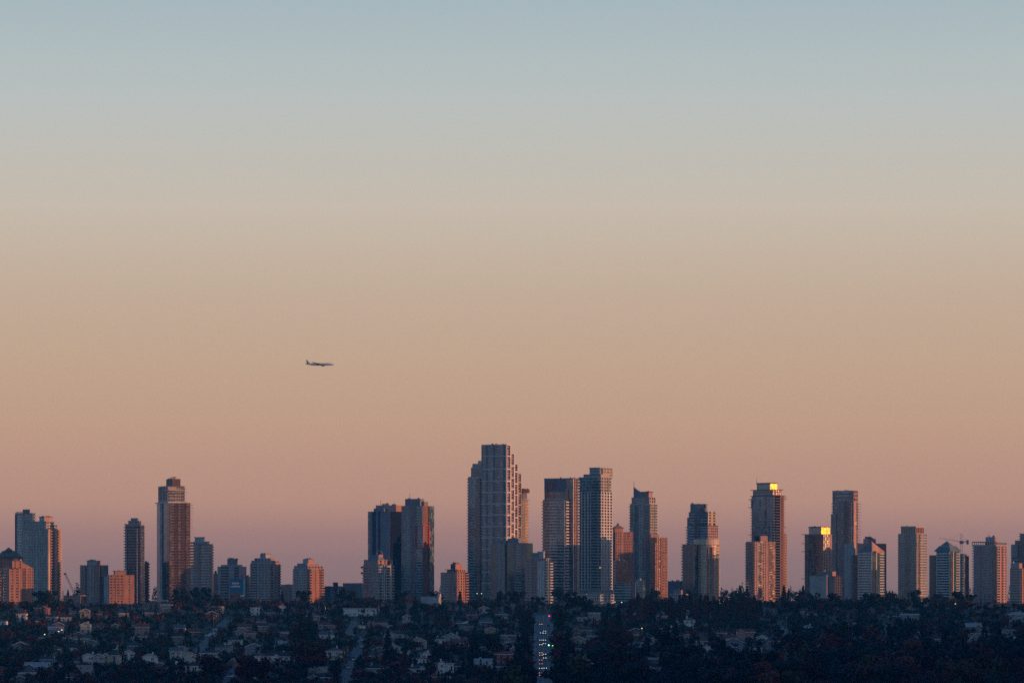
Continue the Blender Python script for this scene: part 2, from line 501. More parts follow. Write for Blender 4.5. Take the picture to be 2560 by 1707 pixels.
    def frame(s, side, box, fa0, fa1, yt, yb, mat, th=0.9, name='frame', o1=0.9):
        """a rectangular frame lying on a facade"""
        u0, u1, v0, v1 = box
        Lf = (u1 - u0) if side in 'fb' else (v1 - v0)
        a0, a1, z0, z1 = fa0 * Lf, fa1 * Lf, s.z(yb), s.z(yt)
        q = s.fbox(side, box, a0, a1, -0.05, o1, z1 - th, z1)
        s.fbox(side, box, a0, a1, -0.05, o1, z0, z0 + th, q)
        s.fbox(side, box, a0, a0 + th, -0.05, o1 - 0.01, z0 + th, z1 - th, q)
        s.fbox(side, box, a1 - th, a1, -0.05, o1 - 0.01, z0 + th, z1 - th, q)
        return build(q, name, mat, s.root)
    def hip(s, x0, xe, x1, yb, yt, mat, inset=1.0, v0=0.0, name='roof', over=0.3):
        u0, u1, v0, v1 = s.plan(x0, xe, x1, v0)
        u0 -= over; v0 -= over; u1 += over; v1 += over
        cu, cv = (u0 + u1) / 2, (v0 + v1) / 2
        t_ = 1 - inset
        q = [(u0, v0), (u1, v0), (u1, v1), (u0, v1)]
        tp = [(cu + (x - cu) * t_ + 0.02 * (x - cu), cv + (y - cv) * t_ + 0.02 * (y - cv)) for x, y in q]
        return build(MB().prism(q, s.z(yb), s.z(yt), taper=tp), name, mat, s.root)
    def gable(s, x0, xe, x1, yb, yt, mat, axis='v', v0=0.0, name='roof', skew=0.5):
        u0, u1, v0, v1 = s.plan(x0, xe, x1, v0)
        z0, z1 = s.z(yb), s.z(yt)
        mb = MB()
        if axis == 'v':
            m_ = u0 + (u1 - u0) * skew
            mb.add([(u0, v0, z0), (u1, v0, z0), (m_, v0, z1), (u0, v1, z0), (u1, v1, z0), (m_, v1, z1)],
                   [(0, 1, 2), (5, 4, 3), (0, 2, 5, 3), (1, 4, 5, 2), (0, 3, 4, 1)])
        else:
            m_ = v0 + (v1 - v0) * skew
            mb.add([(u0, v0, z0), (u0, v1, z0), (u0, m_, z1), (u1, v0, z0), (u1, v1, z0), (u1, m_, z1)],
                   [(2, 1, 0), (3, 4, 5), (0, 3, 5, 2), (1, 2, 5, 4), (0, 1, 4, 3)])
        return build(mb, name, mat, s.root)
    def mast(s, px, yb, yt, r=0.25, mat='steel_dark', name='antenna', v0=8.0):
        u = ((px - s.X0) / s.k - v0 * s.s) / s.c
        return build(MB().beam((u, v0, s.z(yb)), (u, v0, s.z(yt)), r, n=6, r2=r * 0.5), name, mat, s.root)
    def roof_gear(s, x0, xe, x1, y, n=4, v0=2.0, mat='dim_conc'):
        """small plant boxes, vents and railings on a roof"""
        u0, u1, v0, v1 = s.plan(x0, xe, x1, v0)
        z0 = s.z(y)
        for i in range(n):
            a = random.uniform(u0, u1 - 2); b = random.uniform(v0, max(v0 + 0.1, v1 - 3))
            build(MB().box(a, a + random.uniform(1.5, 4), b, b + random.uniform(1.5, 3), z0 - 0.1, z0 + random.uniform(0.8, 2.2)), 'roof_vent', mat, s.root)
WC, PC, GC = 'white_conc', 'pale_conc', 'grey_conc'
# ---- far left cluster
T = Tower('apartment_tower', 'slim pale tower with a navy corner at far left, behind the teal one', 'tower', 38, 3720, 22)
bx = T.tier(38, 83, 88, 1284, core='teal_glass', f=[('G', 5), ('P', 14, 'white_conc', 2, 0.4, 0.35), ('S', 30, 'teal_conc', 0.3)], r=[('B', 1, 'teal_conc', 1.2, 0.9)], cap=('dim_conc', 0.4, 0.8), b=[('G', 1)])
T.on_face('f', bx, 0.0, 0.10, 1286, 1530, 'navy_panel', 'wall_panel')
T.tier(56.5, 73, 75, 1272.5, 1284, v0=3, core='dim_conc', name='penthouse')
T.px_box(39, 57, 58, 1279, 1281, GC, 'roof_slab', v0=1)
T = Tower('apartment_tower', 'broad teal glass tower with sunlit balconies down its right side', 'tower', 58, 3560, 25, land='teal glass tower', xm=104)
bx = T.tier(58, 124, 150, 1322, core='teal_glass', f=[('S', 16, 'teal_conc', 0.35), ('P', 20, 'teal_conc', 3, 0.15, 0.3), ('W', 3, 'teal_conc'), ('P', 24, 'teal_conc', 4, 0.12, 0.3), ('W', 3, GC)],
       r=[('W', 3, 'beige_conc'), ('B', 9, 'pink_conc', 1.2, 1.0, {'bk': 'rust_conc'}), ('W', 4, 'beige_conc'), ('B', 8, 'beige_conc', 1.4, 1.0, {'bk': 'salmon_conc'})], b=[('G', 4), ('B', 3, PC, 2, 1)])  # sunlit orange put into the back wall colours behind these balconies
T.tier(58, 118, 140, 1312, 1322, v0=1.5, core='teal_glass', f=[('P', 1, 'teal_conc', 9, 0.2, 0.4)], r=[('P', 1, 'beige_conc', 4, 0.3, 0.4)], cap=(GC, 0.3, 0.6), name='upper_storey')
T.tier(60, 118, 134, 1304, 1312, v0=3, core='teal_glass', f=[('P', 1, 'teal_conc', 9, 0.2, 0.4)], r=[('P', 1, 'beige_conc', 3, 0.3, 0.4)], cap=(GC, 0.3, 0.6), name='upper_storey')
T.tier(99, 112, 128, 1292, 1304, v0=6, core='pink_conc', f=[('W', 1, 'teal_conc')], cap=('rust_conc', 0.5, 0.6), name='penthouse')
T = Tower('apartment_tower', 'pink tower with stepped hipped roof, cut by the left edge of the photo', 'tower', -14, 3640, 62)
bx = T.tier(-14, -8, 55, 1392, core='brown_glass', r=[('P', 1, 'pink_conc', 9, 0.4, 0.45)], f=[('W', 1, 'pink_conc')])
T.hip(-10, -2, 55, 1392, 1376, 'roof_teal', 0.55, v0=0.5)
T.tier(8, 14, 33, 1376, 1392, v0=8, core='pink_conc', name='penthouse')
T.hip(12, 17, 32, 1376, 1368, 'roof_grey', 0.9, v0=8)
T = Tower('apartment_tower', 'salmon tower with sloped shoulders, its whole front in orange sun at lower left', 'tower', 8, 3440, 62, land='salmon tower at far left', xm=46)
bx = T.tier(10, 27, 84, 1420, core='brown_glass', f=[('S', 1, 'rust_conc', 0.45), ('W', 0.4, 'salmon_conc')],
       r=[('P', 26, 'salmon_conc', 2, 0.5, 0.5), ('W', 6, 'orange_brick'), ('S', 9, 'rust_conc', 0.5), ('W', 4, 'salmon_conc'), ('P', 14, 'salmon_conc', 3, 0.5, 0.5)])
T.gable(10, 27, 84, 1420, 1404, 'salmon_conc', 'u', name='roof_shoulder')
T.tier(27, 36, 60, 1402, 1420, v0=1, core='rust_conc', r=[('P', 1, 'salmon_conc', 2, 0.6, 0.5)], name='upper_storey')
T.hip(30, 38, 58, 1402, 1396, 'rust_conc', 0.8, v0=2)
# ---- concrete mid-rise and orange brick slab
T = Tower('apartment_block', 'grey concrete block with dark balcony bays, left of the orange brick block', 'tower', 200, 3552, 24, land='grey concrete block', xm=230)
bx = T.tier(200.6, 258, 270, 1414, core='dark_glass', f=[('B', 14, 'dim_conc', 1.4, 1.0), ('W', 3, 'dark_conc'), ('P', 18, GC, 2, 0.4, 0.3), ('B', 15, 'dim_conc', 1.4, 1.0), ('W', 5, 'dark_conc')], r=[('W', 1, 'dim_conc')], cap=('dim_conc', 0.3, 0.7))
T.tier(217, 242, 250, 1402, 1414, v0=4, core=GC, r=[('W', 1, 'salmon_conc')], cap=('pink_conc', 0.8, 0.5), name='penthouse')
T.roof_gear(217, 242, 250, 1402, 3, 5)
T.px_box(262, 273, 277, 1440, 1535, GC, 'stair_tower', v0=0)
T = Tower('apartment_block', 'orange brick slab block in full sun beside the slim dark tower', 'tower', 268, 3460, 64, land='orange brick block', xm=300)
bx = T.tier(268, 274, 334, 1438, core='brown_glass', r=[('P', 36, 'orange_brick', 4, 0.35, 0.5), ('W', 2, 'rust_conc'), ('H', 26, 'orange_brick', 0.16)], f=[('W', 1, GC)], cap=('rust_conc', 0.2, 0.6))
T.tier(280, 284, 310, 1428, 1438, v0=10, core='orange_brick', cap=('rust_conc', 0.4, 0.9), name='penthouse')
# ---- dark slim tower
T = Tower('apartment_tower', 'brownish tower half hidden behind the slim dark tower', 'tower', 340, 3620, 30)
T.tier(340, 364, 372, 1404, core='brown_glass', f=[('S', 1, 'rust_conc', 0.4)], r=[('B', 1, 'rust_conc', 1.5, 1.0)], b=[('B', 1, 'rust_conc', 1.5, 1.0)])
T = Tower('apartment_tower', 'slim dark glass tower with a thin pale outline, left of the tall dark one', 'tower', 313, 3540, 18, land='slim dark tower', xm=336)
bx = T.tier(313, 352, 360, 1312, core='dark_glass', f=[('S', 5, 'navy_panel', 0.3), ('S', 26, 'navy_panel', 0.25), ('S', 10, 'navy_panel', 0.3)], l=[('B', 4, 'dim_conc', 1.6, 0.9), ('G', 3)], r=[('S', 1, 'navy_panel', 0.3)],
       b=[('G', 3), ('B', 1, PC, 1.5, 0.9)], cap=(GC, 0.6, 1.1))
T.frame('f', bx, 0.08, 0.82, 1321, 1530, GC, 0.7)
T.tier(320, 347, 352, 1302, 1309, v0=3, core='dark_glass', cap=(GC, 0.5, 0.5), name='upper_storey')
T.tier(326, 343, 345.5, 1294, 1302, v0=5, core='slate_panel', name='penthouse')
# ---- tall dark tower
T = Tower('apartment_tower', 'tallest tower on the left, dark glass with a white roof line and funnel', 'tower', 393, 3620, 66, fpx=7.0, land='tall dark tower', xm=440)
bx = T.tier(393, 431, 481, 1257, core='plum_glass', f=[('G', 14), ('W', 3, WC), ('G', 18), ('B', 6, 'dim_conc', 1.0, 0.5)],
       r=[('B', 13, 'pink_conc', 1.2, 0.35), ('P', 9, 'brown_box', 3, 0.3, 0.25), ('B', 9, 'pink_conc', 1.1, 0.35), ('P', 12, 'brown_box', 4, 0.3, 0.25), ('B', 12, 'pink_conc', 1.2, 0.35)], l=[('B', 1, GC, 1.8, 0.9)], b=[('G', 2), ('B', 3, PC, 3.2, 0.9)])
T.on_face('f', bx, 0.36, 0.395, 1258, 1502, WC, 'fin', 0.0, 2.0)
T.on_face('f', bx, 0.0, 0.345, 1259, 1530, 'navy_glass', 'glass_panel', 0.0, 0.25)
T.on_face('f', bx, 0.43, 1.0, 1259, 1530, 'dark_glass', 'glass_panel', 0.0, 0.22)
T.px_box(393, 431, 481, 1255.5, 1258, WC, 'roof_slab', out=1.6)
T.on_face('f', bx, 0.35, 1.0, 1499, 1502.5, WC, 'roof_slab', 0.0, 3.0)
b2 = T.tier(396, 424, 465, 1215, 1256, v0=2.0, core='grey_glass', f=[('P', 1, 'slate_panel', 6, 0.12, 0.2)], r=[('B', 16, PC, 1.2, 0.5), ('P', 16, 'beige_conc', 4, 0.2, 0.3), ('S', 6, 'slate_panel', 0.3)], b=[('G', 3), ('B', 3, PC, 2.4, 0.8)], l=[('B', 1, GC, 1.2, 0.9)], fpx=8)
T.px_box(418, 430, 462, 1225.5, 1227, WC, 'roof_slab', v0=1.4, out=0.8)
T.on_face('r', b2, 0.0, 0.5, 1217, 1225, 'beige_conc', 'wall_panel', 0, 0.4)
T.tier(417, 434, 454, 1197, 1215, v0=7, core='slate_panel', f=[('W', 1, 'navy_panel')], r=[('W', 1, 'brown_box')], name='penthouse')
u_ = ((436 - T.X0) / T.k - 14 * T.s) / T.c
build(MB().beam((u_, 14, T.z(1197)), (u_, 14, T.z(1194)), 0.5, n=8).beam((u_, 14, T.z(1194.5)), (u_, 14, T.z(1191.5)), 0.5, n=8, r2=2.1), 'funnel', 'rust_conc', T.root)
# ---- pale balcony tower behind it
T = Tower('apartment_tower', 'pale tower with white balcony rows just right of the tall dark tower', 'tower', 474, 3800, 24, land='pale balcony tower', xm=508)
bx = T.tier(474, 527, 533, 1361, core='dark_glass', f=[('S', 18, GC, 0.35), ('S', 6, GC, 0.3), ('P', 7, 'pink_conc', 2, 0.3, 0.35), ('B', 22, PC, 1.6, 1.2)], r=[('B', 1, 'beige_conc', 1.4, 1.1)], cap=('dim_conc', 0.4, 0.6))
T.tier(474, 520, 524, 1354, 1361, v0=2, core='teal_glass', f=[('P', 1, GC, 6, 0.3, 0.4)], cap=(GC, 0.5, 0.5), name='upper_storey')
T.tier(486, 508, 511, 1343, 1354, v0=5, core='teal_conc', cap=('rust_conc', 0.6, 0.5), name='penthouse')
# ---- white mid-rise and blue hoarding
T = Tower('office_block', 'narrow dark glass block left of the broad grey slab', 'building', 533, 3700, 24)
T.tier(533, 543, 547, 1433, core='deep_teal_glass', r=[('W', 1, 'navy_panel')])
T.tier(536, 539, 541, 1426, 1433, v0=2, core='dark_conc', name='penthouse')
T = Tower('apartment_block', 'broad grey slab block with stepped roof standing behind the blue hoarding', 'tower', 544, 3680, 25, land='broad grey slab', xm=575)
bx = T.tier(544, 606, 616, 1417, core='dark_glass', f=[('W', 9, GC), ('S', 25, GC, 0.5), ('W', 15, GC), ('B', 12, GC, 1.2, 1.2), ('W', 9, GC)], r=[('W', 1, 'pink_conc')], cap=(GC, 0.2, 0.6))
T.tier(553, 602, 607, 1411, 1417, v0=2, core=GC, f=[('P', 1, GC, 9, 0.4, 0.4)], name='upper_storey')
T.tier(568, 590, 594, 1398, 1411, v0=5, core='dim_conc', cap=(GC, 0.4, 0.5), name='penthouse')
T.roof_gear(568, 590, 594, 1398, 4, 6)
T = Tower('billboard', 'tall blue hoarding with two rows of faint white lettering among the trees', 'billboard', 575, 3390, 5, land='blue hoarding', xm=592)
bx = T.tier(575, 609, 611, 1446, 1488, core='blue_board', name='panel')
T.on_face('f', bx, 0.0, 0.75, 1480, 1520, 'dark_conc', 'base', 0.02, 0.5)
random.seed(3)
q = MB()
for y_, h_, a0, a1 in ((1456, 3.2, 0.14, 0.60), (1463.5, 3.4, 0.06, 0.70)):
    a = a0
    while a < a1:
        w_ = random.uniform(0.025, 0.06)
        W_ = bx[1] - bx[0]
        hh = h_ * random.choice((0.75, 1.0, 1.0, 1.2)) / T.k
        T.fbox('f', bx, a * W_, (a + w_) * W_, 0.0, 0.12, T.z(y_ + h_), T.z(y_ + h_) + hh, q)
        a += w_ + 0.012
tag(build(q, 'lettering', 'sign_white', T.root), kind='stuff')
T.on_face('f', bx, 0.8, 1.0, 1487, 1490, PC, 'wall_panel', 0.0, 0.8)
T = Tower('apartment_block', 'low dark block with a white window column, between grey slab and peaked tower', 'building', 612, 3660, 22)
T.tier(612, 622, 627, 1441, core='dark_glass', f=[('H', 1, 'dim_conc', 0.3)])
# ---- twin peaked towers
def peaked(x0, xa, xe, xb, x1, ytop, label, land, D, lit):
    T = Tower('apartment_tower', label, 'tower', x0, D, 38, fpx=6.6, land=land, xm=(x0 + x1) / 2)
    R = 'orange_brick' if lit else 'pink_conc'  # warm sunlight put into the right-hand wall colours of the lit twin
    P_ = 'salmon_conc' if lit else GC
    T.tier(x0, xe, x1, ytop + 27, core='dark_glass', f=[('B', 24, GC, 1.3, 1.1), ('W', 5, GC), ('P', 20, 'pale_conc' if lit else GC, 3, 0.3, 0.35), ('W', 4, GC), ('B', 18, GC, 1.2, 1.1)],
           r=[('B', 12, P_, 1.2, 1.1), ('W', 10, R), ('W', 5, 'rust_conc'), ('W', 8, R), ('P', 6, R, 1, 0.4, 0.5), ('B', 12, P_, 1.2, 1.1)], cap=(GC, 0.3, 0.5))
    T.tier(x0 + 3, xe, x1 - 3, ytop + 20, ytop + 27, v0=0.7, core='dark_glass', f=[('P', 1, GC, 6, 0.45, 0.4)], r=[('P', 1, R, 5, 0.5, 0.4)], cap=(GC, 0.3, 0.5), name='upper_storey')
    T.tier(x0 + 11, xe - 1, x1 - 13, ytop + 14, ytop + 20, v0=1.8, core='dark_glass', f=[('P', 1, GC, 5, 0.45, 0.4)], r=[('W', 1, R)], cap=(GC, 0.3, 0.5), name='upper_storey')
    T.tier(xa, (xa + xb) / 2 + 1.5, xb, ytop + 2.5, ytop + 14, v0=4, core=P_, f=[('W', 1, GC)], name='penthouse')
    T.hip(xa, (xa + xb) / 2 + 1.5, xb, ytop + 2.5, ytop, 'roof_grey', 0.8, v0=4)
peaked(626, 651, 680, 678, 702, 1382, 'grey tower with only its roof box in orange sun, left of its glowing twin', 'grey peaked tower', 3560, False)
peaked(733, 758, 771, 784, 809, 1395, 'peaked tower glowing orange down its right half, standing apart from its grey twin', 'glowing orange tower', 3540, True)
# low buildings in the gap
def low(name, label, x0, xe, x1, yt, D, th, core, f, cap=None, yb=1545, cat='building', r=()):
    T = Tower(name, label, cat, x0, D, th)
    bx = T.tier(x0, xe, x1, yt, yb, core=core, f=f, r=r, cap=cap)
    return T, bx
low('low_building', 'low pinkish grey building between the grey peaked tower and its glowing twin', 703, 722, 738, 1462, 3720, 20, 'dim_conc', [('P', 1, 'pink_conc', 6, 0.5, 0.5)], ('dim_conc', 0.2, 0.4))
low('low_building', 'long dark flat building behind a funnel shaped sign, right of the glowing orange tower', 808, 900, 912, 1466, 3800, 14, 'dark_glass', [('W', 20, 'navy_panel'), ('P', 40, 'dim_conc', 12, 0.4, 0.5), ('P', 40, 'slate_panel', 12, 0.4, 0.5)], ('dim_conc', 0.3, 0.5))
low('low_building', 'low block with a pink lit parapet under the arched roof tower', 858, 905, 912, 1460, 3760, 20, 'dim_conc', [('P', 1, 'dim_conc', 9, 0.4, 0.5)], ('salmon_conc', 0.4, 1.2))
T = Tower('roof_sign', 'dark funnel shaped sign with a red V on top of the long flat building', 'sign', 832, 3730, 10)
z0, z1 = T.z(1478), T.z(1455)
build(MB().prism([(1.0, 0), (3.9, 0), (3.9, 1.5), (1.0, 1.5)], z0, z1, taper=[(0, 0), (4.8, 0), (4.8, 1.5), (0, 1.5)]), 'panel', 'navy_panel', T.root)
q = MB()
q.beam((1.3, -0.15, z1 - 1.5), (2.4, -0.15, z0 + 3.2), 0.32, n=4).beam((3.5, -0.15, z1 - 1.5), (2.4, -0.15, z0 + 3.2), 0.32, n=4)
build(q, 'emblem', 'red_paint', T.root)
build(MB().box(1.6, 3.3, 0.2, 1.3, 0, z0 + 0.1), 'post', 'dark_conc', T.root)
# ---- arched roof tower, slate office, glass tower with red frame
T = Tower('office_tower', 'windowless looking slate office slab with shaded navy right side and a lit pink roof storey', 'tower', 920, 3880, 27, land='slate office slab', xm=955)
bx = T.tier(920, 976, 1012, 1278, core='slate_panel', f=[('W', 6, 'violet_glass'), ('W', 8, 'slate_panel'), ('V', 12, 'navy_panel', 3, 1.0, 0.5), ('W', 8, 'slate_panel'), ('V', 4, 'navy_panel', 1, 2.4, 0.6), ('W', 32, 'slate_panel')], r=[('W', 1, 'shaded_navy')])
T.tier(934, 960, 973.5, 1270, 1278, v0=4, core='dim_conc', name='penthouse')
T.tier(939, 990, 1018, 1262, 1278, v0=9, core='pink_conc', r=[('W', 1, 'salmon_conc')], name='upper_storey')
T.roof_gear(942, 980, 1010, 1262, 5, 10, 'pink_conc')
T.mast(951.5, 1278, 1247, 0.3)
T = Tower('apartment_tower', 'low tower with a teal arched roof, in front of the slate office slab', 'tower', 908, 3560, 30, fpx=7.2, land='arched roof tower', xm=945)
bx = T.tier(908, 950, 982, 1410, core='navy_glass', f=[('B', 14, GC, 1.2, 1.0), ('B', 20, GC, 1.0, 0.9), ('W', 2, GC), ('B', 10, GC, 1.3, 1.0)], r=[('S', 6, 'teal_conc', 0.35), ('P', 10, 'pale_conc', 2, 0.4, 0.4), ('B', 8, PC, 1.2, 1.0), ('W', 6, 'beige_conc'), ('B', 3, PC, 1.5, 1.0)], l=[('B', 1, GC, 1.2, 1.0)])
T.tier(910, 946, 980, 1400, 1410, v0=1.5, core='navy_glass', f=[('P', 1, GC, 7, 0.3, 0.3)], r=[('P', 3, 'salmon_conc', 2, 0.5, 0.3), ('G', 1), ('W', 1, 'salmon_conc')], cap=('dim_conc', 0.3, 0.5), name='upper_storey')
T.hip(922, 946, 962, 1400, 1386, 'roof_teal', 0.55, v0=4)
T.tier(943, 947, 957, 1386, 1400, v0=7, core='salmon_conc', cap=('roof_teal', 0.2, 0.3), name='penthouse')
q = MB()
pts = [(0, 0), (0.8, 3.6), (2.4, 4.6), (4.4, 4.0), (6.6, 1.0)]
u_ = ((941 - T.X0) / T.k - 7 * T.s) / T.c
for (a, b), (c_, d_) in zip(pts[:-1], pts[1:]):
    q.beam((u_ + a, 7, T.z(1388) + b), (u_ + c_, 7, T.z(1388) + d_), 0.22, n=4)
build(q, 'arch', GC, T.root)
for y_ in (1417.5, 1432):       # bay windows turned so that they throw the sun back
    u_ = -1.2
    build(MB().prism([(-0.6, -0.8), (0.75, 0.87), (0.15, 1.35), (-1.2, -0.32)], T.z(y_ + 2.2), T.z(y_ - 2.2)), 'bay_window', 'mirror_glass', T.root, (u_, 0, 0), T.th - math.radians(6))
T = Tower('apartment_tower', 'blue glass tower with a red rectangular frame and an orange stripe down its right side', 'tower', 1003.5, 3615, 24, fpx=7.0, land='red framed glass tower', xm=1045)
bx = T.tier(1003.5, 1056, 1082, 1264, core='navy_glass', f=[('S', 9, 'slate_panel', 0.25), ('P', 14, 'teal_conc', 4, 0.2, 0.25), ('P', 14, 'slate_panel', 4, 0.2, 0.28), ('S', 14, 'teal_conc', 0.25)],
       r=[('W', 1, 'slate_panel'), ('B', 12, 'rust_conc', 0.9, 0.8, {'bk': 'rust_conc'}), ('G', 12)], b=[('G', 3), ('B', 1, PC, 1.8, 0.9)])
T.on_face('r', bx, 0.52, 1.0, 1264, 1530, 'teal_glass', 'glass_panel', 0, 1.2)
T.tier(1012.6, 1050, 1060, 1246, 1264, v0=3, core='slate_panel', f=[('G', 3), ('S', 5, 'dim_conc', 0.3)], r=[('W', 1, 'slate_panel')], name='penthouse')
T.tier(1040, 1060, 1070, 1253, 1264, v0=6, core='dim_conc', name='penthouse')
T.mast(1024.5, 1246, 1232, 0.3)
T.on_face('f', bx, 0.70, 0.75, 1313, 1370, 'red_paint', 'red_frame', 0.0, 0.92)
for y0_, y1_ in ((1313, 1315), (1368, 1370)):
    T.on_face('f', bx, 0.752, 1.0, y0_, y1_, 'red_paint', 'red_frame', 0.0, 0.85)
    T.on_face('r', bx, 0.0, 0.50, y0_, y1_, 'red_paint', 'red_frame', 0.0, 1.3)
T.on_face('r', bx, 0.50, 0.58, 1313, 1370, 'red_paint', 'red_frame', 0.0, 1.35)
T.on_face('r', bx, 0.02, 0.08, 1314, 1369, 'salmon_conc', 'pier', 0.0, 1.1)
T, bx = low('low_building', 'low white building with two dark window strips at the foot of the red framed tower', 1052, 1098, 1103, 1492, 3420, 24, 'grey_conc', [('W', 22, GC), ('P', 26, PC, 2, 0.2, 0.45)], (GC, 0.4, 0.6))
T.tier(1094, 1100, 1103, 1484, 1492, v0=2, core=PC, name='stair_tower')
T = Tower('apartment_tower', 'small tower with flat crown plate and bright orange right side, left of the tallest tower', 'tower', 1102, 3540, 26, fpx=6.8, land='small orange sided tower', xm=1136)
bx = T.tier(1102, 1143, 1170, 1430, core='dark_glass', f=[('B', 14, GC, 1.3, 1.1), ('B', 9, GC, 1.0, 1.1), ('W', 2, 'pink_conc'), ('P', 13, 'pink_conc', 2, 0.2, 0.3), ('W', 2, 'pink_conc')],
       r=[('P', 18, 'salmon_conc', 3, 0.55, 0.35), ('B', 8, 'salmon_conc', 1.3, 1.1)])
T.tier(1118, 1143, 1162, 1424, 1430, v0=1.5, core='rust_conc', f=[('P', 1, 'pink_conc', 7, 0.3, 0.3)], r=[('P', 1, 'salmon_conc', 4, 0.4, 0.3)], cap=('salmon_conc', 1.6, 0.5), name='upper_storey')
T.tier(1127, 1138, 1154.5, 1409, 1423, v0=4, core='pink_conc', f=[('W', 1, 'navy_panel')], r=[('W', 1, 'salmon_conc')], name='penthouse')
T.roof_gear(1130, 1140, 1152, 1409, 3, 5, 'salmon_conc')
# ---- the tallest tower
T = Tower('apartment_tower', 'tallest tower of the skyline, stepped on both sides with white framed bays', 'tower', 1170, 3640, 28, fpx=7.15, land='tallest tower', xm=1240)
T.tier(1170, 1222, 1230, 1191, core='teal_glass', f=[('S', 20, 'teal_conc', 0.22), ('S', 12, 'slate_panel', 0.2), ('G', 5), ('G', 20)], l=[('B', 1, 'dim_conc', 1.2, 0.9)])
T.tier(1177.5, 1222, 1230, 1167.5, 1191, v0=2, core='grey_glass', f=[('S', 1, 'slate_panel', 0.2)], name='upper_storey')
T.tier(1181, 1222, 1230, 1158, 1168, v0=4, core='teal_glass', f=[('S', 1, 'teal_conc', 0.3)], name='upper_storey')
T.tier(1195, 1222, 1230, 1150.5, 1158, v0=6, core='teal_glass', name='upper_storey')
bm = T.tier(1204.5, 1264, 1274.5, 1112, v0=-6.0, core='violet_glass',
       f=[('W', 1.6, 'slate_panel'), ('P', 10, 'pale_conc', 3, 0.22, 0.2), ('V', 5, 'slate_panel', 1, 1.4, 0.3), ('P', 14, 'pale_conc', 4, 0.22, 0.2), ('V', 5, 'slate_panel', 1, 1.3, 0.3), ('S', 10, 'slate_panel', 0.3), ('S', 10, 'pink_conc', 0.3, {'yt': 1190, 'yb': 1300}), ('V', 5, 'slate_panel', 1, 1.3, 0.3), ('W', 2, 'slate_panel')])
T.on_face('l', bm, 0.0, 0.6, 1114, 1160, 'pale_conc', 'wall_panel', 0, 0.3)
ybands = [1141.5, 1173.5, 1203.5, 1231.5, 1260, 1288, 1316.5, 1344.5, 1373, 1401, 1429.5, 1458]
for y_ in ybands:
    T.on_face('f', bm, 0.0, 1.0, y_ - 1.6, y_ + 1.2, PC, 'frame_band', -0.05, 0.75)
# stepped lit columns along the right-hand side
cols = [(1264, 1274.5, 1112, 0), (1274.5, 1283.5, 1133, -8.5), (1283.5, 1292.2, 1158, 6.0), (1292.2, 1301, 1182, 1.5)]
u0_, u1_, v0_, v1_ = T.plan(1204.5, 1264, 1301, -6.0)
for xa, xb, yt, off in cols:
    va = v0_ + (xa - 1264) / T.k / T.s; vb = v0_ + (xb - 1264) / T.k / T.s
    if xa > 1264:
        build(MB().box(u0_ + 6, u1_ - 0.05, va, vb, 0, T.z(yt)), 'tower_body', 'violet_glass', T.root)
    bc = (u0_, u1_, va, vb)
    mat = 'white_conc' if xa < 1290 else 'beige_conc'
    ys_ = [yt + 1.2] + [y + off for y in ybands if y + off > yt + 12 and y + off < 1500]
    for y_ in ys_:
        T.on_face('r', bc, 0.02, 0.98, y_ - 1.9, y_ + 1.3, mat, 'frame_band', -0.05, 1.25)
    for a0, a1 in ((0.0, 0.13), (0.87, 1.0)):
        T.on_face('r', bc, a0, a1, yt, 1500, mat, 'pier', -0.05, 1.2)
    key = ('spandrel', len(T.cache))
    me = T.shared(key, lambda: T.fbox('r', bc, 0.25 * (vb - va), 0.75 * (vb - va), -0.05, 0.5, 0, 0.8), 'pink_conc')
    y_ = yt + 8
    while y_ < 1350:
        link('spandrel', me, T.root, (0, 0, T.z(y_))); y_ += 7.15
# sunlit balcony stack in the re-entrant corner on the left
uu = T.plan(1197, 1205, 1206, -1.0)
me = T.shared(('balcony', 900), lambda: MB().box(uu[0], uu[1], -4.5, 0.5, 0, 1.5), 'salmon_conc')
y_ = 1200
while y_ < 1490:
    link('balcony', me, T.root, (0, 0, T.z(y_))); y_ += 7.15
T = Tower('unfinished_tower', 'unfinished tower with red formwork and bare floor slabs behind the tallest tower', 'tower', 1290, 3800, 48, fpx=7.5)
bx = T.tier(1290, 1304, 1320, 1246, core='beige_conc', r=[('P', 10, 'beige_conc', 3, 0.3, 0.25), ('B', 9, 'rust_conc', 2.2, 0.3)], b=[('B', 1, 'rust_conc', 1.6, 0.4)])
T.tier(1296, 1306, 1318, 1228, 1246, v0=2, core='dim_conc', name='core_wall')
q = MB()
for i in range(9):
    a = T.plan(1303 + i * 2.2, 1304 + i * 2.2, 1306 + i * 2.2, 2)
    q.box(a[1], a[1] + 0.4, 2, 3, T.z(1232), T.z(1220.5 + (i % 3)))
tag(build(q, 'formwork', 'plaque_red', T.root), kind='stuff')
T.px_box(1304, 1308, 1321, 1221, 1223, 'plaque_red', 'formwork_panel', v0=1)
T.px_box(1306, 1310, 1325, 1248, 1249, 'steel_dark', 'platform', v0=1)
